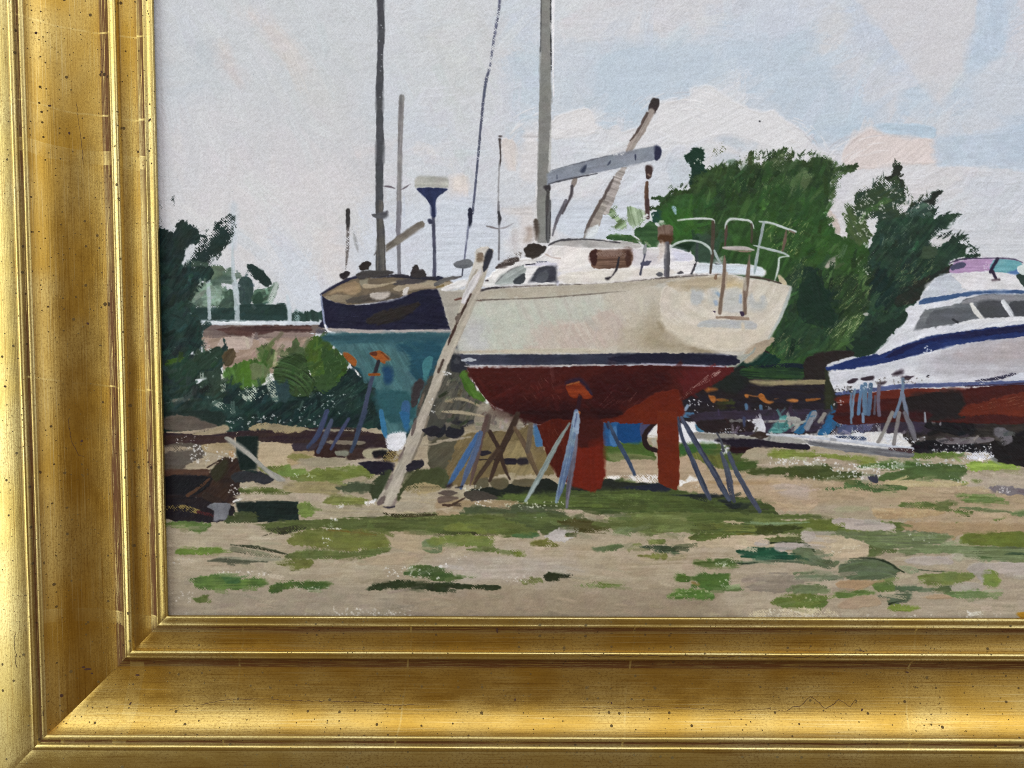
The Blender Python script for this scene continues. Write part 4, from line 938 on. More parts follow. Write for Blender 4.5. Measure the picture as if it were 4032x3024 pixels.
L('E', '1750,645 2000,640 2150,645 2280,640', (8, 26, 26, 20), '232b2e', 'shade', r=3); L('N', '780,1345 1000,1380 1250,1390 1430,1350', (30, 60, 90, 20), '262d2c', 'shade', r=3); L('N', '920,1310 1090,1320', 50, '262d2c'); L('N', '1590,1440 1700,1442', 16, '3a3a2c')
P('E', '500,640 700,620 945,622 1000,642 1300,602 1700,606 2000,672 2212,690 2212,760 1500,762 1000,742 600,692', '4a5a2b', c2='54672f', r=7, soft=8, st=.14, sw=3.5)
scratches('E', '1000,640 1600,610 1800,740 1000,740', 46, 'a3b06c', 6, 40, .8, .5, 8)
for q in ('298,520 350,502 392,505 385,570 290,590', '408,520 470,498 542,505 548,560 490,600 425,570', '598,515 760,508 752,572 600,562'):
    P('E', q, '686048', 'boulder', r=3, c2='5f563e')
specks('E', '290,670 420,720', 22, 'e6e3de', 2.1); specks('E', '480,690 1010,740', 34, 'dfe0c8', 2.0); specks('E', '180,560 340,640', 22, 'dfe0d0', 1.9); specks('E', '700,800 1100,860', 10, 'd9dcc8', 1.8)
for q, c in (('0,612 100,600 152,620 100,642 10,636', '5d5047'), ('0,652 90,645 162,662 60,697 0,692', '69584d'), ('200,622 300,600 482,660 350,682 250,682', '4b443c')):
    P('E', q, c, 'stone', r=3)
L('E', '38,716 110,714 212,658', (20, 20, 14), '4a352a', 'stick', r=2); specks('E', '340,350 360,356', 0)
P('E', '838,965 960,890 1002,900 1002,962 1072,970 950,1012', 'b5aca6', 'stone', r=5, st=.1, edry=.2)
dab('E', '730,1012 850,970 872,1000 955,1030 850,1046 750,1032', '777735'); dab('E', '1220,1052 1330,1030 1462,1030 1400,1070 1260,1082', '697a52', '55683e'); dab('E', '1478,1055 1560,1015 1605,1036 1500,1072', '7d8248')
dab('E', '1580,1042 1700,1030 1870,1044 1872,1072 1925,1104 1800,1102 1650,1072', '33432c', '4a5a40', st=.2); dab('E', '1568,1112 1700,1100 1802,1110 1780,1142 1650,1136', '7b7e3e'); dab('E', '1648,992 1760,980 1795,1010 1680,1016', '6f7a3a')
dab('E', '828,1268 880,1240 970,1240 1032,1275 960,1286 942,1316 850,1312', '3b4129', '2e3420'); dab('E', '638,1312 720,1285 812,1290 822,1326 690,1342', '7b7e4a', dry=.15); dab('E', '1060,1352 1230,1320 1360,1314 1475,1345 1340,1366 1180,1362', '6b7c3a', '7b8a52', dry=.15)
specks('E', '500,1280 700,1320', 14, 'd9d2c6', 1.9); specks('E', '0,1190 90,1215', 12, 'e6e2de', 2.4); specks('E', '0,1100 260,1150', 8, 'ddd6cb', 1.6)
# right part of the ground
group('painted_ground')
P('F', '-400,780 300,788 560,788 605,800 580,822 300,832 700,832 1280,850 1282,912 1000,942 600,932 0,952 -400,930', '596a32', 'grass_patch', c2='65733a', r=6, st=.16, sw=3, edry=.1, h=.07)
P('F', '500,830 720,830 760,880 700,930 450,910', '63702f', r=6, soft=6)
L('F', '0,850 200,862 520,850', (10, 26, 8), '7f9a70', o=.8, st=.2); P('F', '-60,872 100,880 92,946 -60,948', '6a6828', r=4, st=.2)
dab('F', '80,905 140,870 400,874 482,890 350,922 200,952 108,946', '454f1f', '3b4420')
P('F', '560,932 900,920 1600,940 1602,992 1500,1032 1200,1062 1000,1052 920,992 720,962', '727f58', 'grass_patch', c2='67774a', r=6, st=.2, sw=3, edry=.12)
dab('F', '-60,380 90,365 112,410 60,442 -60,442', '3f5a24'); P('F', '110,392 290,394 352,390 250,420 140,416', 'b8a690', 'sand', r=3)
P('F', '-20,345 60,268 200,278 185,350 40,362', 'a6987e', 'sand', r=3)
dab('F', '188,312 250,278 400,284 620,310 880,328 1032,350 1032,402 900,402 700,352 350,346 230,342', '868f3e', '788638')
P('F', '620,340 900,390 920,430 700,400 560,350', 'ad9a84', 'sand', r=5)
dab('F', '50,432 300,420 560,398 700,408 722,452 900,440 935,500 700,522 560,512 320,500 350,470 60,482', '4c5a29', '404d22', edry=.2)
dab('F', '900,402 1030,380 1100,370 1350,370 1402,400 1350,442 1100,432 920,426', '4a6e30', '567a3a', edry=.22)
dab('F', '1080,482 1250,440 1400,400 1740,408 1742,502 1680,532 1430,502 1100,527', '526e38', '4a6230', edry=.12)
dab('F', '638,596 780,570 800,540 880,518 950,540 1000,560 1260,556 1275,590 1100,622 980,616 930,590 800,592', '4a6833', '587640')
P('F', '978,482 1050,478 1062,542 1000,532', '38384a', 'stone', r=2); P('F', '930,485 975,478 980,520 940,520', 'b3a79a', r=3)
P('F', '1120,532 1300,520 1690,530 1695,562 1400,572 1150,552', 'cdb98a', 'sand', r=4, edry=.25); P('F', '1760,560 1930,570 1950,620 1800,600', 'c2ab84', r=5, dry=.2)
P('F', '1740,470 2120,455 2212,440 2300,520 2212,600 1760,570', 'b5a691', 'sand', r=5, st=.1)
P('F', '1930,582 2020,565 2300,595 2300,640 2000,627', '7b7276', 'stone', r=4, edry=.15)
dab('F', '1668,642 1760,625 1930,640 2065,670 1950,702 1760,696', '65803e', '728a4c'); dab('F', '1063,707 1200,716 1260,690 1400,684 1685,694 1600,742 1805,772 1720,802 1560,752 1350,742', '596f30', '65783e')
dab('F', '1708,742 1800,730 2105,766 2000,778', '68784a'); dab('F', '2105,772 2300,755 2300,830 2150,802', '68804a')
for q in ('1708,542 1740,525 1777,546 1730,562', '1793,522 1830,515 1872,525 1840,542', '1658,866 1690,847 1722,866 1690,882', '1968,832 2020,822 2062,814 2010,842', '2038,860 2090,862 2132,872 2060,880'):
    dab('F', q, '6b8038', r=2)
L('F', '600,780 800,750 980,745', (8, 50, 30), 'a3a07c', soft=10, o=.7); P('F', '1010,745 1200,740 1560,760 1500,800 1100,830 1040,800', 'b8996f', 'sand', c2='c9ac80', r=6, dry=.1)
specks('F', '1020,750 1460,820', 40, 'd0b98c', 2.0); specks('F', '1260,540 1700,570', 30, 'd9c79c', 2.0); specks('F', '1700,560 2000,630', 26, 'd5c39c', 2.0); specks('F', '2000,570 2100,620', 12, 'd9d4d4', 1.8)
P('F', '1270,850 1700,850 2300,870 2300,950 1760,940 1650,1000 1600,940 1280,910', 'b29670', 'sand', r=5, st=.06)
dab('F', '1698,985 1760,940 1900,930 2300,934 2300,1062 1950,1042 1750,1032', '6d7a2e', '65722c', edry=.05)
P('F', '1200,1072 1500,1032 1700,1030 2300,1072 2300,1162 1900,1152 1600,1092 1300,1102', '6c7c4e', 'grass_patch', c2='7a8a5e', r=6, st=.18, sw=3)
L('F', '2060,1105 2150,1100 2260,1110', (8, 20, 16), '3f5a3a', r=3); L('F', '1800,1125 1950,1130', (30, 10), '56703c')
dab('F', '968,1112 990,1042 1100,1050 1205,1066 1180,1090 1080,1090 1020,1117', '64723f', '576636')
P('F', '-400,950 160,955 450,950 700,960 930,1000 990,1060 960,1132 700,1132 560,1040 200,1050 -400,1040', 'bfab8c', 'sand', c2='c8b494', r=5, st=.08)
dab('F', '160,982 300,958 460,948 445,1000 300,1012 200,1022', '6b723e', '5a6634')
dab('F', '390,1062 520,1040 600,1130 755,1162 680,1212 550,1190 420,1172', '6b7958', '515f40', st=.25, sw=3, a=15)
L('F', '200,1016 400,1010 500,1030 562,1078', (14, 18, 22, 16), '2a3a20', 'grass_patch', r=2)
dab('O', '1205,470 1245,435 1340,440 1400,418 1600,425 1800,440 1900,480 2100,530 2085,590 1950,620 1600,615 1350,590 1230,540', '1d5238', '245c42', edry=.04)
L('O', '1160,640 1300,665 1500,650 1800,630 2100,640 2260,660', (20, 50, 40, 50, 40, 20), '5a6a50', dry=.1, st=.2); L('O', '1150,655 1300,675 1520,655', (8, 20, 10), '1d3324')
dab('O', '510,672 560,635 720,612 1000,608 1160,650 1190,700 1130,735 800,742 600,722', '4d672c', '5a7336'); specks('O', '850,620 1150,720', 22, 'dfe0cc', 2.2)
P('O', '980,10 1290,0 1300,60 1000,60', 'b5a582', 'sand', r=4)
dab('O', '490,120 560,40 700,30 960,40 1480,80 1480,190 1200,180 740,180 500,180', '566632', '6d7636', st=.28, sw=2.5); dab('O', '470,240 700,190 1190,180 1170,230 800,300 500,325', '6a7636', '55662e', st=.25, sw=2.5)
dab('O', '235,870 290,822 400,840 470,890 430,960 330,978 225,972', '4c6c2a'); dab('O', '470,905 600,830 700,808 760,840 1000,825 1092,840 1102,1050 1050,1092 930,1080 900,1040 820,1090 540,1060 490,1010 560,960', '52752f', '466a2c')
L('O', '500,975 600,1000', 40, '9a8048', soft=8, dry=.2); dab('O', '110,1200 180,1120 300,1068 520,1060 720,1090 860,1150 820,1222 640,1240 300,1230', '507a30', '5c8238'); specks('O', '280,1080 830,1170', 20, 'aab486', 2.1); specks('O', '900,900 1050,1080', 12, 'd0d4b8', 2.0)
for q, c in (('700,852 760,820 900,828 1185,870 1150,912 950,917 760,892', 'b3a59b'), ('448,972 480,908 540,903 567,960 520,1012 460,1002', 'b3a79b'), ('85,1022 130,988 192,990 202,1030 130,1047', 'b0a498'), ('248,1022 320,1011 482,1024 400,1060 300,1087 248,1062', 'b3a69e'),
             ('1258,1152 1400,1120 1600,1128 1645,1180 1400,1192', 'b0a498'), ('1918,1168 2300,1190 2300,1290 2000,1262', 'b0a498'), ('1758,1222 1800,1180 1900,1168 1922,1230 1900,1332 1840,1282', 'a49a90'),
             ('1618,1342 1750,1318 1892,1340 1850,1402 1780,1432 1700,1412 1620,1372', 'a69c8b'), ('1648,1102 1722,1078 1742,1130 1690,1162 1638,1132', 'a6a38a')):
    P('F', q, c, 'stone', r=4, st=.06, h=.08)
specks('F', '560,1030 940,1090', 16, 'e6dcc8', 2.1); specks('F', '1300,940 1500,1020', 10, 'd9d9c8', 2.); specks('F', '1600,1000 1660,1030', 6, 'dccbb0', 2.2)
P('F', '745,1222 800,1160 950,1138 1080,1148 1185,1190 1235,1242 1100,1292 900,1308 790,1282', '68785a', 'grass_patch', c2='556644', r=5, ctr=(1000, 1750), st=.24, sw=3, h=.1)
L('F', '838,1138 1000,1135 1120,1160 1200,1208 1268,1250', (6, 14, 18, 18, 8), '26361f', r=1.5); L('F', '1235,1200 1320,1230 1400,1240', (20, 60, 20), '8a9270', dry=.35, st=.25); L('F', '1380,1225 1500,1238 1620,1240', (4, 10, 4), '3a4a30')
dab('F', '398,1252 480,1234 572,1236 520,1262', '6d7a58'); dab('F', '388,1292 480,1260 752,1262 740,1302 560,1312', '7d8868', '6a7856', st=.2)
P('F', '-10,1285 200,1255 392,1265 392,1312 482,1342 330,1402 60,1385', '998b7a', 'stone', c2='8f8272', r=5, st=.14)
dab('F', '328,1382 450,1340 622,1340 662,1370 652,1412 400,1412', '6c7850', st=.18); dab('F', '213,1472 300,1430 500,1414 642,1430 662,1490 600,1537 400,1532 260,1502', '687432', '5f7834'); specks('F', '420,1440 600,1520', 14, 'c3bb90', 2.)
dab('F', '713,1412 800,1380 1000,1390 1025,1420 850,1447 730,1442', '62803a'); dab('F', '1018,1322 1120,1314 1205,1350 1190,1392 1090,1402 1030,1372', '64803a', '556f36'); dab('F', '1198,1352 1402,1350 1380,1392 1220,1397', '566a4a', st=.2)
dab('F', '1058,1432 1300,1400 1325,1440 1280,1482 1160,1502 1120,1462', '66755a', '4c5c42', st=.22, sw=3); L('F', '1150,1495 1200,1480 1290,1462', (16, 10, 6), '2a3a22')
dab('F', '1368,1292 1440,1250 1740,1238 1825,1280 1700,1332 1500,1352 1400,1322', '74823f', '6a7a3e'); dab('F', '1898,1242 1960,1224 2024,1290 2010,1352 1900,1362', '7b8d40', '6c8238'); dab('F', '1478,1372 1622,1354 1622,1402 1480,1392', '55683c')
dab('F', '1588,1412 1700,1390 1900,1388 1915,1442 1780,1462 1640,1442', '688048', '7a8e58'); L('F', '1900,1395 2050,1380', (20, 8), '97a07c', o=.7)
for q, c in (('728,1332 800,1308 1000,1310 1014,1340 880,1387 760,1372', 'b99872'), ('748,1492 850,1440 1000,1428 1084,1470 1050,1512 780,1532', 'b1987b'), ('1398,1442 1500,1418 1600,1424 1645,1446 1500,1457', 'b39877')):
    P('F', q, c, 'sand_dab', r=3, st=.1, h=.09)
dab('F', '1118,1532 1180,1504 1300,1504 1395,1526 1300,1557 1180,1552', '788a37')
P('F', '40,1562 300,1530 660,1535 700,1620 40,1620', 'd9c8a4', dry=.5, r=6); specks('F', '60,1540 680,1600', 50, 'e6dcc4', 2.2); specks('F', '700,1570 2150,1598', 36, 'ddd3c0', 1.9); specks('F', '1760,1545 1790,1600', 8, 'e6e0d4', 2.4)
P('F', '2158,1562 2300,1564 2300,1640 2185,1605', 'dd9c1e', 'signature_stroke', r=2)
specks('F', '210,345 660,400', 64, 'e8e6e4', 2.1); specks('F', '700,390 1080,500', 90, 'e8e6e4', 2.3); specks('F', '1040,370 1260,440', 36, 'e8e6e4', 2.1); specks('F', '1360,350 1960,410', 60, 'd6d6da', 2.1); specks('F', '500,480 700,520', 12, 'd8d6c8', 1.9); specks('F', '1620,480 1760,540', 12, 'e0dcd2', 2.); specks('F', '1760,420 1860,450', 6, 'dfdfd0', 2.)
dab('F', '1748,392 1900,370 2100,360 2165,370 2178,412 2000,442 1800,444', '83a43b', '90ae48'); dab('F', '1328,312 1450,290 1650,298 1725,330 1500,352 1340,347', '6b8838', '5c7a30')

restroke('S', '1180,2060 2300,2010 3000,2080 4100,2000 4100,2420 640,2430 640,2060', 520, 74, 9, 1, 7, .72, .05, .006, .45, .07)
restroke('S', '2000,1950 2700,1930 3050,1960 3050,2110 1300,2110 1300,2040', 170, 60, 8, 3, 9, .75, .08, .008, .4, .07)
restroke('S', '2900,1790 4100,1800 4100,2040 2960,2040', 200, 60, 8, 2, 7, .7, .06, .006, .4, .07)
restroke('S', '940,1830 1500,1840 1480,2020 960,2010', 70, 44, 7, 2, 8, .7, .06, .006, .4, .07)
PLANK()
# ---- yard clutter below the motor boat ------------------------------------
group('painted_yard_clutter')
P('F', '1340,-20 2400,-40 2400,420 2180,400 1960,362 1940,252 1340,256', '2c2624', 'shade', c2='3a332e', r=4, st=.12)
P('F', '-300,-20 1440,-20 1440,150 900,135 200,155 -40,165 -300,100', '362c38', 'shade', c2='3a3044', r=4)
P('F', '700,40 860,60 960,20 1060,150 1330,190 1345,285 1150,262 950,215 690,190', 'cfd1da', dry=.55, r=5, st=.1)
specks('F', '700,20 1100,170', 60, 'd6d7de', 2.0)
P('F', '195,152 240,90 300,20 360,30 340,135', '3f8886', 'tarp', c2='7fb0a8', r=4, dry=.15); P('F', '338,30 442,30 445,112 380,132', '9d9b94', 'box', r=4)
L('F', '170,60 340,55 480,65', (14, 20, 20), '8f8c88', r=2, dry=.1)
P('F', '398,142 490,60 522,-20 580,-20 500,92 470,157', '2a78b0', 'tarp', r=3); P('F', '578,157 640,80 680,-20 748,-20 722,102 650,167', '2a78b4', 'tarp', r=3); L('F', '500,110 560,0', (40, 50), '7d8088', dry=.1); L('F', '600,60 640,0', 30, '8a847c')
P('F', '738,102 860,60 892,130 760,162', '4a5478', 'tarp', r=4, edry=.15); P('F', '900,60 1010,30 1010,120 920,150', '55587a', r=5, dry=.2); P('F', '740,170 950,180 940,205 760,190', '33466c', dry=.3)
P('F', '1430,82 1500,50 1560,40 1650,28 1800,60 1822,162 1700,172 1560,142 1440,112', '19171b', 'tyre', r=3)
L('F', '1490,50 1500,70', 30, '6f6d70'); L('F', '1545,35 1550,80', 26, '7a7880')
P('F', '1340,232 1520,210 1960,248 1955,305 1600,295 1350,302', '141319', 'shade', r=3); P('F', '1960,200 2400,130 2400,420 2150,400 1960,355', '1b1717', 'shade', r=4)
P('F', '1520,192 1700,184 1955,185 1930,222 1600,237', '7a7376', 'pipe', c2='6a6468', r=2); P('F', '1970,130 2040,108 2122,180 2100,232 2030,242', '68646a', 'block', r=3, dry=.08)
specks('F', '1480,230 1960,300', 46, 'e2e2e6', 2.1); P('F', '1740,312 1940,290 1965,352 1760,362', 'd3d3dc', dry=.4, r=4); specks('F', '1340,180 1440,230', 10, 'dfe0e4', 2.1)
P('N', '1440,40 1500,15 1600,25 1655,150 1640,235 1580,215 1455,245 1450,120', 'd0cfd4', 'bucket', r=2, a=85, c2='c2c1c8'); L('N', '1370,52 1450,48', (30, 34), 'cfced3', r=2)
P('N', '1450,250 1570,215 1720,270 1600,330 1400,290', '3a2c26', r=4)
P('N', '550,110 620,160 700,220 590,225', '4a86a8', r=3); P('N', '580,60 1080,20 1440,90 1440,210 1000,220 720,205 600,150', '2b2022', 'boat_cradle', r=5); L('N', '940,225 1200,228', 10, 'c3cbd6', dry=.3); L('N', '1100,50 1310,40', (20, 40), '6f6b6a', r=3); L('N', '1310,0 1320,130', 40, '3f4668', r=3); specks('N', '900,150 1420,220', 9, 'dcdce2', 1.7)
P('F', '480,202 700,228 1000,258 1335,305 1300,342 1100,332 700,282 530,242', '6b6b70', 'beam', c2='7a7a7c', r=3, st=.12, a=7)
P('F', '160,192 300,168 505,210 450,232 220,217', '989690', 'beam', r=2)
L('F', '185,160 400,172 700,200 1050,240 1330,275', (14, 20, 24, 26, 30), 'ccd0d8', 'beam', c2='b3b8c4', r=2, dry=.08)
L('F', '1150,275 1330,290', (20, 40), '4a3034', dry=.35)

restroke('S', '2830,1620 3640,1620 3640,1740 3000,1740 2830,1720', 120, 30, 6, -70, 45, .75, .10, .012, .4, .07)
restroke('S', '3590,1630 4120,1640 4120,1800 3900,1820 3590,1780', 90, 36, 7, 2, 25, .75, .22, .015, .45, .07)
specks('F', '900,150 1340,270', 26, 'dcdde2', 2.0)
# ---- motor boat -----------------------------------------------------------
group('painted_motor_boat')
P('C', '740,1530 1000,1495 1400,1468 1800,1452 2400,1420 2400,1720 1300,1720 745,1740 750,1580', '571b14', 'bottom_paint', c2='471614', r=3, st=.14, a=-6)
P('C', '740,1532 1000,1492 1300,1460 1750,1458 1300,1522 1000,1545 760,1582', '7a2a1a', r=4)
P('C', '1270,1530 1500,1490 1700,1482 1745,1640 1700,1700 1280,1700', '231c1c', r=5, soft=8)
P('C', '1735,1602 1900,1560 2400,1460 2400,1700 2000,1660 1720,1680', '8a3018', c2='732613', r=5, st=.2, a=-13, sw=3)
scratches('C', '1760,1600 2212,1500 2212,1600 1800,1650', 26, 'b98a70', -12, 60, .9, .6, 4)
P('F', '740,-10 1440,-20 1430,60 1340,40 900,10 760,20', '3c1618', r=4, soft=6)
P('C', '665,1322 800,1315 1100,1265 1350,1205 1600,1135 1900,1085 2400,1030 2400,1390 2100,1400 1700,1412 1400,1430 1100,1450 740,1492 715,1482 680,1390', 'c7c8d0', 'hull', c2='d0d0d6', r=3, st=.05, a=-8, sm=False)
P('C', '1400,1260 1700,1135 2400,1045 2400,1350 1800,1375 1450,1340', 'b3b0b6', r=8, soft=34)
P('C', '1650,1170 2000,1095 2400,1060 2400,1220 1800,1250', 'aea5a7', r=8, soft=30)
P('C', '2100,1370 2212,1330 2400,1330 2400,1400 2150,1400', 'c9ccd6', r=4)
L('C', '1830,1400 2000,1380 2140,1345', (8, 24, 20), '33304a', dry=.25, r=3)
L('C', '740,1500 1000,1470 1280,1440 1700,1428 2100,1415 2400,1400', (30, 30, 34, 30, 36, 40), '5c6a9c', 'boot_stripe', c2='4d5888', r=3, dry=.05)
L('C', '1750,1440 2100,1425 2300,1410', 12, '3a2a44', r=2, dry=.2)
P('C', '648,1294 850,1228 1060,1188 1130,1160 1300,1100 1480,1040 1750,1000 2400,925 2400,1030 1900,1082 1600,1132 1350,1202 1100,1262 800,1312 662,1322', '1f3274', 'sheer_stripe', c2='223a80', r=3, st=.12, a=-12, sm=False)
P('C', '1115,1215 1250,1130 1450,1062 1700,1022 2400,940 2400,990 1700,1062 1400,1112 1220,1200', '1a1d4e', r=4, st=.14, a=-10)
specks('C', '1420,1140 1480,1180', 8, 'e0e4ee', 2.4); specks('C', '1150,1240 1300,1270', 5, 'd8dce8', 1.7)
P('C', '1040,1172 1150,1090 1240,990 1300,908 1285,832 1390,798 1395,735 1440,650 1530,580 1650,545 1960,540 2130,550 2190,650 2240,690 2400,700 2400,930 1750,1002 1480,1042 1250,1120 1070,1196', 'd0d1d8', 'cabin', c2='d9dadf', r=3, st=.06, a=-25, sm=False)
P('C', '1388,775 1450,662 1540,580 1660,555 1760,602 1762,682 1600,722 1440,747', 'c0c5ce', r=5, soft=6)
P('C', '1660,555 1960,540 2130,555 2190,690 1780,692 1700,620', 'dad7d9', 'flybridge', r=4, st=.07, a=8)
P('C', '1380,792 1420,752 1600,724 1850,690 2170,684 2195,712 1900,716 1700,742 1500,782 1390,802', '4a6a9c', 'stripe', c2='3f5f92', r=2.5, st=.1, a=-7)
P('C', '1340,1002 1390,880 1432,840 1700,790 1760,750 1900,720 2400,735 2400,880 1900,902 1600,952', '676b71', 'windscreen', c2='74787c', r=3, st=.08, a=-12, sm=False)
P('C', '1720,792 1782,750 1950,720 2400,738 2400,772 1900,777', '86868b', r=3)
P('C', '1838,782 2040,772 2100,890 1950,902 1890,892', '4a4c51', 'window', r=3); P('C', '2100,775 2400,775 2400,880 2140,890', '46484e', 'window', r=3)
P('C', '1480,860 1760,802 1802,882 1700,942 1450,972', '5d6167', 'window', r=4, soft=5)
L('C', '1795,792 1830,850 1885,915', (30, 40, 34), 'd3d1cc', 'window_post', r=2.5); L('C', '2045,780 2090,850 2115,892', (40, 44, 30), 'b3b7bd', 'window_post', r=2.5, c2='cfd2d6')
L('C', '1650,915 1690,940', 14, '33363c'); L('C', '1700,950 1850,930 2400,905', (10, 30, 36), 'dcdcdf', r=3); P('C', '1280,830 1300,905 1240,990 1330,1000 1390,890 1420,840 1390,805', 'd5d6dc', r=3)
P('C', '1622,525 1650,480 1740,447 1965,440 1962,522 1760,542 1640,547', 'b18cb6', 'canopy', c2='bd9ac0', r=2.5)
P('C', '1635,500 1700,466 1752,476 1740,502 1650,532', '4a4a66', r=3, edry=.2); specks('C', '1850,460 1960,540', 9, 'dcd0e0', 2.)
P('C', '1972,450 2100,443 2192,468 2172,522 2090,547 1948,532', '68aeb8', 'canopy', c2='7fbcc4', r=2.5); P('C', '2080,548 2162,520 2212,510 2170,562', '5a86c4', r=2)
L('C', '1622,475 1720,442 1900,434 2100,438 2195,466', (8, 12, 8, 10, 12), '463656', r=1.5); L('C', '2003,440 1965,500 1945,540', 26, '2b2340', 'canopy_post', r=1.5); L('C', '1960,540 1990,592', 26, '33233c', r=1.5); L('C', '1962,606 2016,602', 18, '66585f', r=1.5)
P('C', '2145,570 2212,560 2400,600 2400,700 2250,690 2190,640', '2a4038', 'tree_behind', r=3); P('C', '2175,490 2400,440 2400,570 2190,560', 'cfd9d6', r=4)
# its stands
group('painted_boat_stands')
for q in ('818,1402 860,1380 907,1384 870,1416 830,1422', '928,1377 1022,1358 1017,1392 940,1397', '1163,1347 1210,1320 1262,1311 1250,1347 1190,1357', '1250,1362 1347,1358 1300,1392 1250,1382', '1055,1412 1132,1404 1090,1432'):
    P('C', q, '392a36', 'pad', r=2, edry=.1)
for q, w, c in (('852,1480 845,1580 855,1680', 20, '64809c'), ('880,1465 866,1560 858,1670', 18, '6a86a0'), ('932,1440 918,1540 905,1660', 24, '5f86ac'), ('958,1430 955,1560 962,1650', 40, '5f7f9e'), ('1003,1430 995,1560 985,1660', 36, '506c8c'),
                ('1070,1430 1062,1560 1070,1670', 30, '665e70'), ('1258,1385 1252,1480 1225,1590 1190,1680', 26, '6a7f98'), ('1250,1490 1275,1600 1290,1680', 30, '707c90'), ('1040,1520 1030,1660', 18, '55505e')):
    L('C', q, w, c, 'strut', r=1.5)
for q, w, c in (('1172,-10 1120,110 1062,218', 30, '87827e'), ('1228,-10 1205,120 1185,235', 30, '7b7676'), ('1268,-10 1325,110 1350,195', (30, 44, 30), '69676f'), ('1430,-10 1435,60', 16, '8a8f98'), ('850,0 850,70', 16, '6a86a0'), ('940,0 945,60', 20, '7590b0')):
    L('F', q, w, c, 'strut', r=1.5)
specks('C', '720,1440 860,1490', 30, '3a322c', 2.2); specks('C', '720,1440 860,1490', 14, 'd9d9de', 2.2); specks('C', '1030,1370 1120,1440', 16, '5a5048', 2.); specks('C', '1180,1370 1480,1420', 18, '5c5048', 1.8); specks('C', '880,1420 1000,1470', 12, 'c9cdd6', 2.2); specks('C', '1430,1350 1520,1362', 3, '2a2830', 2., .3)
specks('C', '720,1560 790,1600', 8, 'd0ccd0', 2.)
group('painted_blue_sailboat')
P('A', '1450,1150 1700,1100 2000,1100 2050,1830 1800,1840 1700,1500', '223433', 'shade_behind', r=3)
P('A', '2000,1060 2330,1040 2420,1300 2300,1700 2080,1840 2000,1840', '47463f', 'shade_behind', r=3)
# ---- dark blue sailing boat behind ----------------------------------------
group('painted_blue_sailboat')
L('A', '1500,58 1500,130 1500,200', (30, 34, 28), '383434', 'mast_stub', r=2); L('A', '1500,200 1496,380 1486,515', (22, 26, 8), '6a6260', dry=.25, r=2)
L('A', '1530,165 1558,290 1580,385', (8, 26, 8), '9a9a9c', dry=.4, r=2)
L('G', '1924,768 1913,1100 1905,1500 1903,1680', (46, 40, 36, 38), '7c797a', 'mizzen_mast', c2='8d8988', r=1.5, st=.12); L('A', '1905,0 1898,200 1902,400 1905,565', (38, 38, 32, 34), '75737a', 'mizzen_mast', r=1.5, st=.12)
L('G', '1942,1550 1942,1700', 14, 'b9bfd0', o=.6, soft=5); L('G', '1780,1468 1830,1472 1872,1486', (6, 16, 6), '6a6068', 'spreader', r=1); L('G', '1915,1497 1950,1478 1994,1450', (6, 16, 4), '6a6068', 'spreader', r=1)
P('A', '1795,332 1900,255 2050,150 2090,142 2106,165 2100,185 1950,290 1800,388', '6a6158', 'boom', c2='7b7268', r=2, a=-35, st=.14, sw=3, sm=False)
L('A', '2172,-10 2172,80 2174,200 2182,360 2180,585', (22, 24, 26, 26, 34), '484a5f', 'radar_post', c2='5e6072', r=1.5); P('A', '2127,130 2150,122 2165,140 2165,160 2140,166', '3b3d55', 'radar_post', r=1.5)
P('G', '2030,1412 2075,1387 2200,1392 2285,1402 2288,1472 2210,1482 2050,1482 2030,1462', 'a4a39c', 'radar_dome', c2='b0afa6', r=2, st=.08)
P('G', '2048,1482 2212,1480 2284,1488 2265,1512 2205,1555 2192,1620 2194,1700 2158,1700 2150,1620 2112,1562 2062,1512', '27315a', 'radar_mount', c2='2d3864', r=1.5, a=80)
P('G', '1727,-200 1785,-200 1786,60 1792,250 1780,420 1782,620 1778,800 1780,1000 1785,1150 1780,1350 1780,1500 1776,1700 1722,1700 1720,1500 1718,1200 1722,1000 1720,700 1728,480 1732,250', '4d4e53', 'mast', c2='46474c', r=1.5, a=89, st=.1)
specks('G', '1745,20 1775,900', 10, 'b9bbc2', 1.4, .3)
P('A', '1720,-10 1778,-10 1776,120 1790,200 1796,330 1800,470 1800,600 1725,600 1720,420 1728,200', '4a494c', 'mast', c2='5a5652', r=1.5, a=89, st=.14)
P('A', '1690,86 1722,82 1790,66 1812,60 1813,100 1785,122 1722,116 1695,102', '5a5a60', 'mast_collar', c2='48484e', r=1.5)
L('A', '1708,410 1724,385', 8, '5a5652')
P('A', '1284,718 1340,690 1420,640 1500,602 1590,580 1700,588 1850,580 2000,580 2300,605 2300,680 2110,682 1900,742 1600,792 1450,802 1310,742', '7b6a54', 'deck', c2='6a5d4c', r=3, st=.12, a=-12)
for q, c in (('1340,722 1450,652 1560,622 1605,680 1530,722 1450,700', 'a38a68'), ('1310,740 1450,720 1530,740 1480,780 1380,770', '8f8068'), ('1480,762 1700,702 1835,702 1905,740 1600,792', '534b43'), ('1850,632 1950,592 2110,592 2100,642 1900,645', '4c4748'),
             ('1600,612 1650,590 1652,642 1612,662', '8f8672'), ('1860,662 2000,642 2300,622 2300,672 2100,672 1900,692', 'a3927a'), ('2070,640 2150,610 2260,615 2180,650', 'a99b82')):
    P('A', q, c, r=4, st=.12, a=-14)
for q, c in (('1668,722 1720,702 1832,704 1800,752 1722,762', 'b0a69c'), ('1930,692 1960,660 1982,664 1976,712 1940,732', 'c6c0b8'), ('1620,640 1740,640 1880,620 1760,660 1640,670', 'a8977c')):
    P('A', q, c, 'deck_gear', r=3, h=.09)
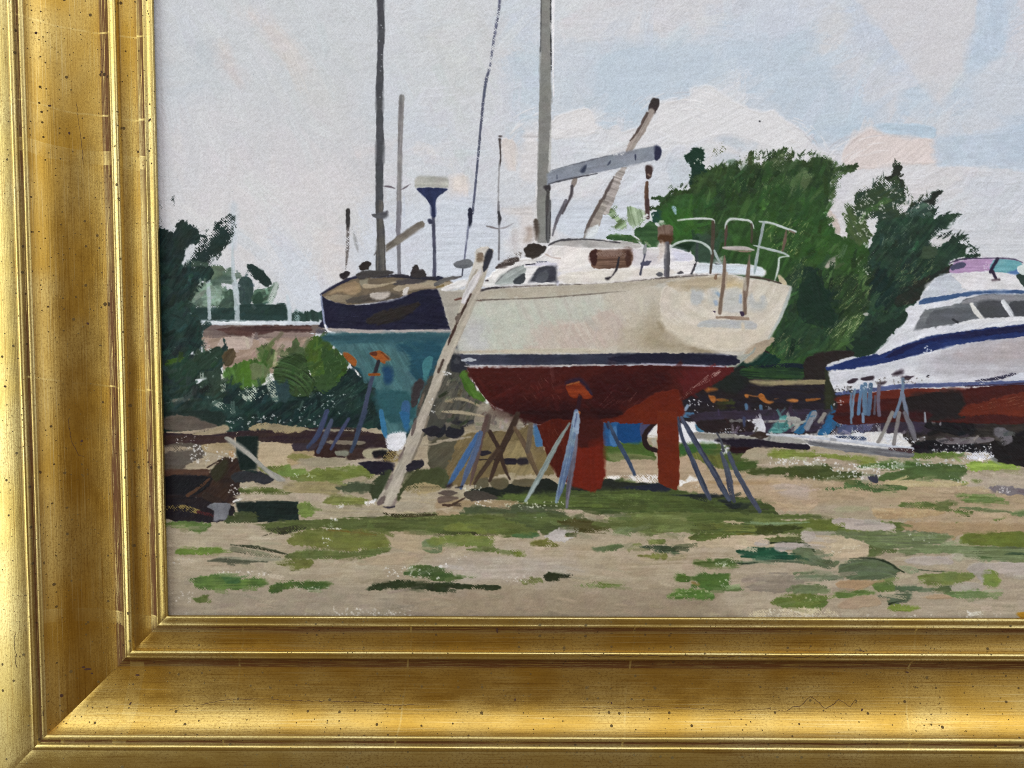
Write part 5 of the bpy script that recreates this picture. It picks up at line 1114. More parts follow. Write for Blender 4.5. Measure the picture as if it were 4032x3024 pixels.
L('A', '1285,720 1400,652 1500,604 1592,574', (14, 22, 22, 16), '25253d', 'toe_rail', r=2); L('A', '1590,562 1740,576 1850,572 2000,582 2280,605', (20, 26, 26, 30, 30), '2c2b36', 'toe_rail', r=2.5)
for q, c in (('1436,556 1512,538 1516,562 1470,602 1450,597', '2b2428'), ('1590,502 1640,455 1682,470 1676,512 1620,534', '2f2624'), ('2000,532 2040,484 2062,520 2092,520 2114,577 2008,582', '393333')):
    P('A', q, c, 'deck_gear', r=4)
P('A', '1568,562 1640,530 1852,534 1842,562 1740,582 1590,602', '43403f', 'deck_gear', r=3); L('A', '1980,540 1985,570', 10, 'd5d5dc', dry=.2)
P('A', '1288,746 1310,740 1400,782 1540,802 1700,792 1900,752 2050,692 2160,676 2230,690 2255,780 2275,900 2312,992 2212,998 1345,990 1310,900', '1c1c36', 'hull', c2='21213a', r=2.5, st=.12, a=4)
P('A', '1655,905 1780,842 1980,792 2055,768 2045,822 1900,922 1700,952 1645,940', '2c2624', r=5, soft=6, a=-18, st=.14)
scratches('A', '1400,840 1900,900 2212,960 1400,960', 26, '5a5c80', 3, 40, .8, .4, 4)
L('A', '1290,722 1300,820 1318,950 1345,988', (8, 14, 14, 10), '8b93b0', r=1.5, dry=.1)
P('A', '1335,990 1345,985 1800,998 2312,994 2312,1026 1700,1028 1390,1027', 'b3a8a1', 'waterline', c2='a39a96', r=2, st=.08)
L('A', '1320,960 1345,1008 1400,1022', (10, 18, 8), 'e8e6ea', r=2)
P('A', '1335,1030 1800,1026 2300,1026 2272,1140 2212,1240 2110,1420 2050,1600 2010,1740 1985,1760 1955,1812 1815,1820 1800,1780 1765,1659 1720,1460 1600,1340 1480,1210 1390,1130', '406a6f', 'bottom_paint', c2='4a767a', r=3, st=.08, a=60)
P('A', '1335,1030 1800,1026 2300,1026 2240,1105 1900,1100 1382,1104', '2f5a66', r=4, soft=8)
P('A', '1880,1112 2240,1090 2212,1250 2120,1382 2000,1382 1985,1210', '235568', r=8, soft=14)
P('A', '1560,1290 1700,1420 1760,1600 1720,1470 1640,1390', '1f4f5c', r=6, soft=8)
restroke('A', '1400,1060 2200,1050 2100,1380 1980,1700 1800,1700 1700,1400', 60, 60, 12, 65, 25, .6, .06, .006, .4, .06)
P('A', '1770,1302 1840,1290 1857,1390 1800,1422', '1e4a72', r=4, soft=5); P('A', '1720,1475 2000,1502 2010,1700 1775,1700', '2b5b62', r=6, soft=12); P('A', '1930,1570 1987,1570 1982,1700 1922,1700', '3a6a9a', r=3, soft=5)
P('A', '2090,1252 2150,1200 2172,1250 2112,1392 2088,1332', '3f7f86', r=4); L('D', '1762,-20 1785,120 1802,182', (36, 46, 24), '3a86b8', r=2); P('D', '1905,-10 1982,-10 1982,80 1962,140', '2f73a8', r=4, soft=5)
P('A', '2008,1452 2060,1380 2102,1402 2082,1482 2032,1602 1998,1592', '3b3436', 'prop_shaft', r=3)
P('D', '1815,160 1955,150 1930,276 1812,278', 'd7d7dc', 'keel_block', r=3, edry=.2); specks('D', '1820,210 1930,280', 14, 'e6e6ea', 2.); 
group('painted_boat_stands')
P('A', '1462,1182 1500,1178 1567,1235 1562,1282 1530,1272 1480,1222', 'ad571c', 'pad', r=1.5, c2='bb6424'); P('A', '1668,1187 1720,1165 1770,1167 1832,1230 1797,1242 1790,1264 1740,1242', 'ad551a', 'pad', r=1.5, c2='bb6226'); P('A', '1668,1182 1720,1164 1732,1202 1692,1204', '662d1a', r=1.5)
L('A', '1765,1175 1825,1230', 10, '6a3018'); L('A', '1742,1245 1722,1310 1702,1352', (26, 32, 24), '2a2830', 'strut', r=1.5); L('A', '1694,1370 1660,1500 1620,1680', (30, 36, 38), '3f4860', 'strut', r=1.5); L('A', '1670,1350 1745,1348', 22, 'ad551a', 'pad', r=1.5)
for q, w, c in (('1635,-20 1590,110 1560,210 1525,295', (40, 38, 34, 26), '38455e'), ('1335,-20 1300,80 1255,180 1180,262', (40, 44, 40, 20), '3a4566'), ('1372,50 1320,180 1265,300', (30, 40, 30), '474f69'), ('1505,40 1440,150 1368,275', (24, 30, 20), '42496b')):
    L('D', q, w, c, 'strut', r=1.5)

# ---- white sailing boat, the main subject ---------------------------------
group('painted_white_sailboat')
L('H', '486,-120 478,60 450,230 425,400 408,520', (16, 18, 22, 20, 14), '5e6178', 'forestay', dry=.28, r=1.5, st=.2); L('H', '400,555 380,620 358,760 336,980 318,1180 298,1400 268,1680', (20, 22, 20, 18, 18, 20, 22), '565a70', 'forestay', dry=.16, r=1.5, st=.2)
P('B', '235,48 262,42 270,100 268,150 247,192 235,182', '24283c', 'furler', r=1.5); L('B', '235,190 222,300 205,445', (18, 16, 14), '6b6f86', 'forestay', dry=.12, r=1.5); L('B', '195,500 188,570', 12, '3c3e4e', r=1)
P('B', '118,475 170,450 230,438 268,460 268,498 200,516 140,505', '5a5c62', 'buoy', c2='6c6e72', r=2)
P('H', '472,1072 488,1066 504,1074 488,1084', '443a38', 'far_mast', r=1); L('H', '484,1098 490,1240 482,1310', (20, 14, 12), '4a403f', 'far_mast', r=1.5); L('H', '480,1300 474,1500 472,1680', 13, '8e8c8e', 'far_mast', r=1.5, dry=.08)
L('B', '474,-10 476,90 478,300 476,445', (16, 18, 16, 16), '77757a', 'far_mast', r=1.5, dry=.08); L('B', '475,70 484,120 480,165', (16, 22, 12), '3c3a40', r=1.5); L('B', '378,180 420,190 470,202', (8, 16, 8), '7d7678', 'spreader', r=1); L('B', '480,200 530,190 592,158', (8, 14, 4), '7d7678', 'spreader', r=1)
L('B', '600,210 600,380', 50, 'b3aba8', o=.45, soft=10, dry=.3)
P('H', '805,-200 886,-200 888,300 885,600 894,750 885,1000 876,1400 882,1690 774,1690 786,1100 796,700 794,540 802,400', '85847e', 'mast', c2='7c7b76', r=1.5, a=89, st=.08, sm=False)
L('H', '808,-60 808,200 803,410', (5, 6, 6), '3c3c40', r=1); L('H', '884,-60 885,300 890,560', (6, 9, 6), '2c2b30', dry=.3, r=1.5); L('H', '905,-60 904,300 903,560 908,760', (26, 24, 20, 12), 'dfdddf', dry=.2, r=3)
L('H', '884,1030 880,1200 872,1360', (14, 20, 16), 'b9b8b4', dry=.2, r=2); L('H', '776,1000 772,1400 770,1690', (6, 12, 14), 'd8d4d4', dry=.45, r=2)
P('B', '775,-20 882,-20 886,250 872,312 780,314', '888883', 'mast', c2='7e7e7a', r=1.5, a=89, sm=False); P('B', '846,-20 882,-20 878,280 848,286', '5b5b5c', r=2, a=89, st=.14); L('B', '850,-20 852,140 850,282', 9, '38373a', r=1); L('B', '880,-20 882,120 876,280', 6, '38373a', r=1, dry=.2); L('B', '768,60 764,180 760,310', (10, 18, 16), 'e2dedc', dry=.25, r=3)
P('H', '828,1466 880,1454 882,1500 850,1507', '393436', 'gooseneck', r=2); L('H', '862,1500 858,1600 856,1690', 24, '4b4747', r=2)
P('B', '700,190 742,198 742,282 678,307 690,240', 'b1a39a', 'deck_gear', r=3, soft=5); P('B', '752,142 780,132 797,222 772,292 758,240', '55483f', 'winch', r=2)
L('H', '1078,1402 1068,1440 1054,1474', (30, 38, 20), '8c8078', 'topping_line', r=1.5); L('H', '1052,1470 1045,1540 1010,1610 975,1680', (26, 26, 20, 18), '4f474c', 'topping_line', r=1.5); L('B', '1005,-20 930,140 900,255', (26, 26, 12), '7c7980', 'topping_line', r=1.5, c2='5a5660')
P('H', '1632,1310 1660,1302 1682,1312 1686,1370 1660,1414 1632,1396', '43302c', 'block', r=1.5); L('H', '1650,1375 1665,1385', 14, '8a7468', r=1); L('H', '1642,1438 1638,1540 1646,1690', (24, 32, 30), '56382c', 'block_line', r=1.5, c2='6a4a38'); L('B', '1645,-20 1648,115', 32, '4f3836', 'block_line', r=2); specks('B', '1600,90 1690,130', 14, 'e2e2e2', 2.2)
P('H', '1682,785 1705,773 1738,780 1742,810 1735,842 1700,897 1655,882 1660,832', '3a302f', 'whisker_pole', r=2.5); L('H', '1676,880 1605,1020 1545,1105 1502,1185', (52, 58, 62, 56), '8d7f77', 'whisker_pole', c2='a3978f', r=2, st=.2); L('H', '1645,890 1570,1030 1510,1110', (20, 18, 10), '5c4c46', r=2, dry=.1)
P('H', '1440,1318 1482,1320 1420,1480 1340,1690 1232,1690 1310,1520 1370,1402', '9a908a', 'whisker_pole', c2='aaa19c', r=3, a=20, st=.14, sw=4, sm=False); L('H', '1382,1395 1320,1520 1240,1690', (14, 30, 34), '5b4f4c', r=2.5)
P('B', '1268,-20 1348,-20 1292,100 1270,182 1210,202 1138,292 1168,180', '8f857e', 'whisker_pole', c2='a0978f', r=3, a=20, st=.14, sm=False); L('B', '1285,-20 1190,150 1150,275', (24, 26, 14), '61554f', r=2); P('B', '1170,220 1260,170 1240,250 1160,290', 'd5dadb', r=3, soft=6)
P('H', '853,1372 900,1340 1160,1270 1500,1190 1715,1150 1748,1154 1756,1200 1740,1252 1700,1262 1400,1332 1100,1392 900,1447 853,1457', '868c98', 'boom', c2='7d838f', r=2, a=-12, st=.09, sm=False)
L('H', '870,1450 1000,1417 1250,1368', (8, 12, 6), '4c4c55', r=1.5); L('H', '880,1347 1160,1272 1372,1222', (6, 9, 5), '5c5f68', dry=.15, r=1.5); P('H', '1704,1152 1745,1160 1757,1200 1737,1257 1704,1257', '2a2e4c', 'boom_end', r=2)
for q in ('1118,1342 1166,1294 1156,1352 1130,1364', '1330,1296 1356,1262 1354,1285 1336,1303', '1545,1222 1557,1220 1556,1262 1548,1262', '930,1385 938,1380 938,1412 930,1412'):
    P('H', q, '353c54', 'boom_slot', r=1)
specks('H', '1375,1208 1470,1222', 10, 'dfe0e2', 1.5, .4)
# ground showing left of the keel, then the hull
P('B', '0,1500 90,1300 200,1260 230,1330 380,1600 330,1700 0,1700', '4b4a42', 'shade_behind', c2='5d584c', r=5, a=-60, st=.15); P('B', '330,1570 430,1600 560,1660 660,1700 640,1780 300,1780', '8f8474', 'shade_behind', r=4, st=.12); restroke('B', '0,1480 100,1300 200,1270 330,1560 640,1700 640,1780 0,1760', 70, 34, 7, -55, 30, .8, .22, .02, .35, .07); L('B', '60,1560 180,1540 330,1600', (10, 22, 8), '9a8d72', dry=.2); L('B', '20,1640 200,1650 420,1690', (12, 26, 10), 'a3957a', dry=.2); P('B', '140,1118 190,1200 235,1300 180,1335 90,1302', '2b2d37', 'shade_behind', r=3)
P('B', '168,1332 230,1318 250,1380 312,1480 375,1545 330,1562 240,1502 198,1432', '3d6a1e', 'bush_behind', c2='4c7a28', r=5, a=60); scratches('B', '60,1400 180,1380 200,1600 60,1620', 26, 'a9aa78', -65, 20, .9, .5)
P('B', '-10,650 60,690 330,688 600,665 1000,645 1500,612 1900,575 2130,560 2300,553 2400,580 2600,606 2782,656 2752,760 2692,920 2602,1080 2490,1152 2400,1232 2300,1200 2212,1187 1700,1178 1200,1187 700,1192 200,1192 150,1112 95,990 60,880 30,760', 'b8b3a7', 'hull', c2='beb9ae', r=2.5, st=.05, a=0, sm=False)
HU = dict(st=.05, mot=.035)
P('B', '-10,655 60,690 300,690 280,760 200,900 120,1000 95,990 60,880 20,740', 'a39c90', r=4, soft=8, **HU)
P('B', '330,690 1000,648 1500,614 1900,578 1500,690 1000,737 330,767', 'b0a796', c2='aaa08e', r=4, soft=4, **HU)
P('B', '260,800 800,760 1320,735 1260,900 900,942 700,1032 690,1152 200,1172 170,1100', 'bfbcaf', c2='b6baac', r=10, soft=24, a=70, **HU)
P('B', '200,960 350,930 380,1080 330,1160 200,1150', 'b9b8b6', r=8, soft=24, **HU)
P('B', '700,1062 860,942 1100,932 1280,852 1450,842 1460,1100 1150,1152 720,1162', 'bfaea1', c2='beb3a6', r=9, soft=14, a=60, **HU)
P('B', '1450,702 1760,690 1750,960 1900,1122 2100,1177 1200,1172 1450,1082', 'b8ab97', c2='bdb2a0', r=9, soft=26, **HU)
P('B', '1300,720 1700,680 1700,860 1400,860', 'bfb6a6', r=9, soft=30, a=60, **HU)
restroke('B', '280,780 1400,720 1750,700 1740,960 1900,1130 1200,1160 250,1150', 110, 60, 12, 62, 20, .55, .02, .005, .4, .06)
L('B', '280,766 500,757 800,746 1200,716 1500,690', (8, 9, 10, 10, 3), '786e64', 'rub_line', r=1.5, dry=.1); L('B', '280,768 340,768', 12, '6a5048')
P('B', '700,1150 1200,1140 1200,1175 200,1180 200,1165', 'bbb09c', r=3, soft=8)
P('B', '1660,930 1755,955 1880,1070 2140,1178 1750,1172 1560,1110', 'a3957b', c2='a89a81', r=6, soft=60)
P('B', '1735,930 1830,1010 1960,1100 2200,1178 2000,1170 1830,1090 1740,1010', '9c8d74', r=4, soft=18)
P('B', '1755,700 1900,612 2130,575 2300,562 2400,592 2600,618 2772,662 2742,762 2684,920 2596,1070 2490,1140 2330,1165 2200,1162 2000,1105 1850,1015 1765,930', 'c8beae', 'transom', c2='cfc6b8', r=2.5, st=.028, ctr=(2250, 500), sw=9, soft=3, h=.09)
P('M', '0,60 300,200 700,260 1300,300 1700,200 1500,480 1100,600 800,590 400,480 100,280', 'cfc3b0', r=8, soft=24, st=.03, ctr=(900, -900), h=.08)
P('B', '1800,640 2000,590 2300,575 2300,640 1960,700', 'b8a88d', r=6, soft=14); P('K', '1040,1180 1280,1190 1270,1280 1050,1280', 'd5be90', r=4, soft=8)
P('B', '2420,1160 2500,1110 2610,1060 2640,1080 2500,1230 2440,1262 2400,1240', 'ab9a83', 'transom_foot', r=3)
P('M', '1090,740 1200,690 1400,640 1500,540 1480,620 1350,740 1100,920 860,1080 800,1090 1040,880', '8b938c', 'counter', c2='a5a494', r=2.5, st=.1, a=-35); P('M', '700,1180 860,1040 900,1060 720,1180 470,1310 440,1300', 'b3a28e', 'counter', r=2, a=-38); specks('M', '870,960 950,1050', 6, 'e4e4e2', 2.)
L('B', '2774,672 2744,770 2690,905 2602,1068', (14, 26, 22, 10), 'b0b8b4', r=2, soft=5)
restroke('K', '300,1150 1900,1200 1900,1659 300,1659', 40, 40, 10, 20, 40, .45, .015, .004, .4, .06)
for q, c in (('480,1310 540,1290 670,1330 660,1460 620,1530 490,1530', 'a6b0b8'), ('790,1310 900,1290 920,1450 860,1540 800,1480', 'b0b6b8'), ('1020,1290 1270,1290 1290,1560 1300,1650 990,1650 1000,1420', 'b3b6b6'),
             ('1370,1420 1460,1350 1490,1480 1560,1480 1580,1400 1660,1400 1640,1600 1400,1600', 'aab0b4')):
    P('K', q, c, 'lettering_smudge', r=4, soft=9, o=.62)
L('K', '900,1360 930,1400', 50, '8fa3b8', soft=7); L('K', '870,1490 880,1530', 50, '98a8bc', soft=8); L('K', '1260,1400 1260,1500', 44, '98a9be', soft=7)
P('M', '590,190 640,140 780,110 1000,120 1380,130 1510,180 1490,260 1200,250 900,235 620,232', 'aeb1b2', 'lettering_smudge', c2='a3aab2', r=3, soft=7, st=.08, o=.75); L('M', '1295,180 1300,270', 60, 'c6bba6', soft=5)
L('B', '330,686 500,664 950,642 1300,625 1600,602 1900,577 2140,562', (14, 12, 10, 14, 14, 12, 12), '564c4a', 'toe_rail', r=2, dry=.12, c2='7a6e66'); L('K', '0,1105 200,1080 560,1060 950,1062', (40, 40, 30, 14), '5e5450', r=2, dry=.1); L('K', '1320,1090 1500,1110 1700,1150 1900,1200', (20, 40, 26, 10), '4a3c34', 'toe_rail', r=2)
L('K', '880,1040 865,1120', (20, 50), '8a6d54', 'cleat', r=1.5); P('K', '1850,1085 1885,1075 1960,1150 1990,1225 1920,1215 1870,1160', 'c3b393', 'cleat', r=2)
# boot stripe, red bottom, keel, rudder
P('B', '170,1190 700,1190 1200,1186 1700,1180 2212,1186 2290,1196 2345,1218 2330,1275 2250,1280 1700,1266 1200,1272 700,1282 230,1278 188,1240', '33364a', 'boot_stripe', c2='3d4052', r=2.5, st=.1, sm=False)
P('B', '1330,1217 1450,1196 1700,1182 2290,1196 2345,1220 2325,1272 1700,1262 1400,1250', '1f1f35', r=4, soft=4, st=.08); L('B', '185,1238 240,1232 290,1234', (10, 26, 12), 'b0b4bc', r=2.5, dry=.1); L('B', '210,1285 500,1286 900,1281 1300,1272', (10, 16, 12, 6), 'b7b0ae', 'waterline', r=2, dry=.05)
P('B', '230,1300 700,1296 1300,1280 1700,1276 2220,1290 2330,1292 2240,1390 1905,1560 1892,1720 1300,1718 1000,1722 870,1742 780,1742 640,1682 560,1652 430,1592 340,1502 280,1402', '4c1512', 'bottom_paint', c2='551914', r=2.5, st=.1, a=-25, sm=False)
P('B', '240,1302 700,1302 1000,1330 700,1422 330,1402', '501814', r=7, soft=18); P('B', '1950,1302 2320,1295 2200,1390 1950,1500 1900,1420', '661d1e', r=7, soft=12); P('B', '1200,1400 1700,1320 1800,1420 1500,1560 1250,1640', '3c0f11', r=8, soft=40); P('B', '420,1560 900,1560 1400,1600 1300,1700 900,1740 640,1690', '360e10', r=8, soft=30)
L('B', '1600,1262 2000,1278 2250,1288', (6, 10, 8), 'a3a0b3', 'waterline', r=1.5, dry=.08)
restroke('B', '260,1310 1900,1300 2200,1310 1880,1540 1300,1690 800,1700 400,1560', 120, 50, 9, 40, 40, .6, .08, .006, .4, .06)
P('B', '1400,1680 1560,1582 1700,1502 1850,1468 1900,1500 1890,1724 1300,1724 1320,1692', '84280f', 'skeg', c2='78230f', r=4, a=-20)
scratches('B', '300,1320 1000,1320 1200,1600 600,1620', 34, 'b08478', 55, 30, .7, .5, 12); scratches('B', '1250,1480 1600,1400 1600,1600 1250,1640', 22, 'b98d80', -40, 40, .7, .5, 8); scratches('B', '1870,1540 2150,1340 2212,1340 2050,1460 1900,1560', 34, 'cbb0a4', -36, 40, .9, .75, 4)
P('E', '640,-20 800,25 900,50 1000,40 1300,38 1440,-20', '2e0d10', r=5, soft=8)
P('E', '780,90 870,40 1292,50 1294,300 1284,585 1180,600 1050,565 940,492 870,372 830,250', '5a180d', 'keel', c2='641d0e', r=3, a=88, sm=False)
P('E', '1075,252 1292,212 1287,582 1060,564 1048,452', '8a2411', r=5, soft=9, a=88); P('E', '1100,30 1292,55 1272,202 1108,262', '491712', r=6, soft=12); scratches('E', '800,100 1000,80 940,420 880,360', 30, 'a3644c', 65, 24, .7, .5)
P('E', '1722,-20 1885,-20 1892,200 1897,540 1880,602 1800,575 1732,540 1725,300', '8a2d12', 'rudder', c2='7d2710', r=2.5, a=89, sm=False)
P('B', '1005,1436 1110,1405 1212,1520 1150,1542 1110,1502 1092,1532 1040,1522', 'a03310', 'stand_pad', c2='b04218', r=2); P('B', '1008,1402 1110,1374 1182,1440 1217,1500 1200,1512 1112,1410 1010,1432', '2e1a2f', r=2); L('B', '1010,1432 1108,1408', 8, 'c06a30'); L('B', '1115,1530 1095,1640', (26, 34), '34161f', r=1.5); P('B', '1075,1640 1115,1640 1112,1665 1080,1662', 'bf6a30', r=1.5)
# cabin and deck
P('B', '395,575 500,492 680,432 760,440 842,390 880,330 960,292 1100,285 1300,290 1450,300 1572,330 1590,352 1822,350 1960,382 2012,422 2050,470 2212,482 2300,475 2550,510 2562,575 2400,562 2212,560 1900,572 1600,602 1250,632 950,640 700,645 440,652 372,662 368,622', 'dfdada', 'cabin', c2='e6e2e0', r=3, st=.05, a=-6, sw=4, h=.13, edry=.03)
P('B', '868,332 950,290 1050,280 1200,280 1400,300 1575,318 1580,357 1400,350 1100,357 950,332', 'a8a4a1', 'coach_roof', c2='b5b1ad', r=3, st=.12, a=3); L('B', '868,332 950,295 1050,286 1200,286 1430,312', (12, 16, 14, 10, 6), '4c4a4f', r=2, dry=.08)
P('B', '690,482 932,468 952,622 932,642 932,500 700,500', 'cfccd8', r=4, soft=5); P('B', '960,562 1200,522 1700,510 1852,530 1852,560 1300,622 960,622', 'd8d0c7', r=5, soft=8, st=.07); P('B', '900,350 1180,360 1190,480 960,540 940,470', 'e3dcd8', r=5, soft=8, a=-20); P('B', '1520,370 1720,380 1720,480 1530,490', 'cfc9cc', r=6, soft=14); P('B', '1840,360 1970,390 2000,440 1900,460 1840,420', 'd0cede', r=5, soft=8)
L('B', '840,400 900,430 960,435', 8, 'c9b9b0', r=1.5); L('B', '690,485 760,478', 9, '3c3a48', dry=.1); L('B', '770,465 850,460', 6, '55586a', dry=.2)
P('B', '430,642 500,562 560,522 672,488 692,520 682,570 662,632 520,644', '979f9b', 'cabin_window', c2='a7aeaa', r=2.5, a=-30, sm=False); P('B', '600,602 650,562 684,560 672,632 600,637', '40444a', r=2.5); P('B', '715,622 760,542 790,502 860,490 932,495 932,622', '3b3c47', 'cabin_window', c2='474a54', r=2.5, sm=False); P('B', '790,562 860,522 852,620 762,620', '555860', r=3, soft=5); L('B', '440,640 560,528 670,490', 6, '6b6a6c', dry=.2)
P('B', '1222,366 1330,370 1512,370 1516,490 1400,512 1225,516 1200,452 1193,392', '694a3a', 'hatch_board', c2='7a5c4c', r=2.5, st=.16, sw=3); P('B', '1198,382 1252,364 1242,480 1220,492 1193,442', '45251f', r=2.5); P('B', '1470,376 1512,370 1512,482 1480,492', '4f2f25', r=3, soft=5); L('B', '1260,400 1340,398 1460,402', (30, 50, 40), '8c7064', dry=.25, st=.2, soft=5)
P('B', '680,362 720,322 760,325 847,340 840,382 800,412 740,447 725,432 690,427 684,390', '352d29', 'sail_bag', r=4, c2='423832'); P('B', '448,492 520,452 612,420 632,450 540,502 455,517', '493f3b', 'sail_bag', r=4, edry=.15); P('B', '500,472 580,412 652,400 600,462', '7d736e', r=5, dry=.35)
L('B', '0,590 20,595', 40, '24283c', r=2); L('B', '-20,640 60,600 180,578', (34, 34, 14), '4d4a50', 'bow_gear', r=2, c2='66625f'); P('B', '20,680 60,650 200,600 250,620 230,650 120,680 40,695', 'd9d6d4', 'bow_gear', r=3, h=.09); L('B', '-10,660 40,650', 16, '8a7448'); L('B', '240,630 330,650', (10, 20), '8d8478', dry=.1); P('B', '330,640 420,600 440,650 380,668', 'd3cfcd', r=3)
L('B', '330,690 400,670 480,662', (12, 18, 10), '3a343a', r=2); L('B', '372,610 390,608', 14, '3a3038')
L('B', '1422,428 1402,522 1358,585', (14, 16, 8), '2f2b33', 'stanchion', r=1.5); P('B', '1313,586 1362,580 1342,606 1320,604', '26222a', 'stanchion', r=1.5); L('B', '1632,325 1625,370 1620,400', (14, 32, 20), '8a8a8c', 'stanchion', r=2); L('B', '1627,405 1605,490 1590,562', (12, 18, 18), '48485c', 'stanchion', r=1.5); P('B', '1588,468 1640,452 1682,456 1650,490 1602,494', '4e4e66', 'winch', r=2.5)
P('B', '1735,182 1842,180 1837,300 1800,332 1740,312 1724,242', '6b5042', 'winch', c2='7d6658', r=3, a=80); P('B', '1735,250 1840,250 1830,310 1790,330 1740,310', '59371f', r=4, soft=6); L('B', '1800,322 1798,440 1795,562', (40, 48, 44), '56545a', 'post', r=2, c2='64626a'); P('B', '1735,320 1780,310 1775,420 1720,470 1740,380', 'c9beb6', r=4, soft=6, dry=.1)
P('B', '1712,558 1740,542 1772,556 1760,575 1730,575', '54545b', 'deck_gear', r=2); P('B', '1878,552 1905,534 1932,550 1900,560', '4e4c52', 'deck_gear', r=2); L('B', '2030,465 2008,520 1992,556', (10, 16, 12), '45434c', 'deck_gear', dry=.12, r=2); P('B', '2010,480 2040,500 2035,535 2015,530', '302c36', r=3, dry=.2); L('B', '2040,300 2035,450', (16, 24), '3c4a48', r=2)
P('K', '620,890 990,910 1260,900 1450,925 1620,985 1612,1095 1500,1085 1200,1060 800,1040 580,1045 540,1000', 'dbdfe4', 'cockpit_coaming', c2='c9d3dc', r=2.5, st=.1, a=4, sw=3, h=.1); L('K', '860,895 980,908', 10, '2a2c30')
# stern rails
group('painted_stern_rail')
RL = dict(r=1.2, st=.12, h=.08)
L('K', '275,212 420,195 640,185 780,190 840,215 850,260', (24, 32, 29, 29, 32, 19), 'c2c7c3', 'rail', **RL); L('K', '825,240 830,400 820,600 815,750 800,900 785,1040', (48, 61, 51, 45, 42, 29), '564a3e', 'rail_post', c2='4a3c2a', **RL)
L('K', '160,640 240,580 360,540 500,530 640,560 740,620 790,680 800,740', (21, 32, 34, 32, 35, 40, 29, 16), 'aab3ae', 'rail', c2='b4c2b8', **RL); L('K', '850,690 890,790 945,890', (32, 48, 32), '98a4a3', 'rail', **RL); L('K', '0,230 40,228', 30, 'b3c0ac', **RL)
L('K', '1020,350 1030,270 1080,205 1160,190 1300,205 1400,220 1450,280 1470,335', (19, 32, 37, 37, 35, 32, 21, 13), 'c0c6c3', 'rail', **RL); L('K', '1045,300 1030,430 1015,620', (29, 43, 32), '57423a', 'rail_post', **RL); L('K', '1430,270 1440,400 1430,560', (32, 45, 32), '4f4238', 'rail_post', o=.85, **RL)
L('K', '985,640 1100,650 1300,650 1470,680', (20, 60, 60, 26), 'b9aeaa', 'step_rung', **RL); L('K', '1140,690 1300,700 1420,700', (10, 24, 20), '8d7666', **RL)
L('K', '1012,770 1010,900 1000,1100 980,1300 950,1480 935,1670', (14, 46, 56, 60, 60, 60), '8a7464', 'ladder_rail', c2='755e4e', **RL); L('K', '1400,760 1390,900 1370,1100 1340,1300 1330,1480 1330,1670', (14, 44, 70, 90, 70, 70), '8a7666', 'ladder_rail', c2='735e50', **RL); L('K', '1330,1120 1330,1300', 46, 'aba395', r=2, soft=5, o=.8); L('K', '1045,1040 1030,1200', 30, 'b3a088', o=.8, r=2)
L('K', '1555,230 1640,240 1760,260 1900,310 2010,350 2130,390', (16, 35, 35, 35, 32, 32), 'bcc5c2', 'rail', **RL); L('K', '1625,250 1590,430 1550,620 1510,850 1480,1050', (40, 45, 32, 53, 24), 'a3aead', 'rail_post', c2='8a9c9e', **RL); L('K', '1465,605 1600,640 1800,690 1940,730 2020,775', (13, 32, 37, 32, 19), 'adb8b5', 'rail', **RL); L('K', '2015,775 1880,800 1865,860 1850,980 1800,1160', (19, 24, 35, 35, 8), 'c6d0ca', 'rail_post', **RL)
L('K', '1980,370 1960,520 1920,690', (16, 53, 32), '6c584a', 'rail_post', **RL); L('K', '2030,375 2110,410', 24, '7a6a5c', **RL)
for q in ('825,1640 870,1640 860,1680', '1250,1645 1300,1640 1325,1710 1270,1720'):
    P('K', q, '40304a', r=1.5)
L('M', '890,82 1000,78 1200,90 1380,102', (40, 40, 56, 44), 'a08a76', 'step_rung', r=1.5, c2='8b7462')
# ---- ladder and stands in front -------------------------------------------
group('painted_ladder')
P('A', '2512,370 2550,345 2602,345 2647,370 2630,420 2602,520 2552,680 2472,860 2412,1010 2332,1170 2272,1320 2212,1480 2140,1660 2080,1850 1990,2060 1920,2220 1892,2300 1875,2385 1800,2385 1720,2352 1790,2240 1890,2060 1970,1840 2060,1660 2150,1440 2212,1235 2252,1140 2312,1020 2342,920 2402,760 2452,600 2502,440', 'a49a8b', 'ladder_side', c2='afa596', r=2, a=-63, st=.09, sm=False)
P('B', '300,372 340,345 392,345 380,400 340,520 300,520 270,560 240,600 290,440', 'c9c2b8', r=3, soft=4)
P('B', '384,372 432,378 402,482 360,542 353,482', '33343f', 'rung', r=2); P('B', '300,402 350,394 352,452 310,462', '7d6a58', 'rung', r=3, soft=4)
P('B', '182,782 210,692 290,562 330,520 342,560 272,692 220,782', 'cdc8c8', 'ladder_highlight', r=3, h=.1, a=-60, st=.1)
L('B', '258,716 202,830 150,942 122,1002 78,1115', (14, 22, 14, 24, 10), '48322a', 'ladder_edge', r=2); P('B', '132,900 155,868 178,870 165,930 140,940', '6f6258', r=3, st=.2); L('B', '38,1236 0,1330', 18, '54423a', 'ladder_edge', r=2); L('B', '128,762 180,750', 14, '6a4034'); L('B', '0,1480 60,1340', 10, '8d8272'); specks('B', '30,1310 80,1380', 6, 'e6e6e6', 2.4)
L('A', '2100,1500 2060,1610', (14, 26), '6a5b4e', r=2, dry=.2); specks('A', '2140,1540 2190,1640', 7, 'e4e2de', 2.2)
for q in ('2008,92 2042,38 2027,132 2000,172', '1903,332 1947,258 1942,302 1905,372', '1798,562 1852,468 1842,512 1800,592', '1728,692 1792,638 1782,702 1740,722'):
    P('D', q, '6a5b57', 'rung', r=2)
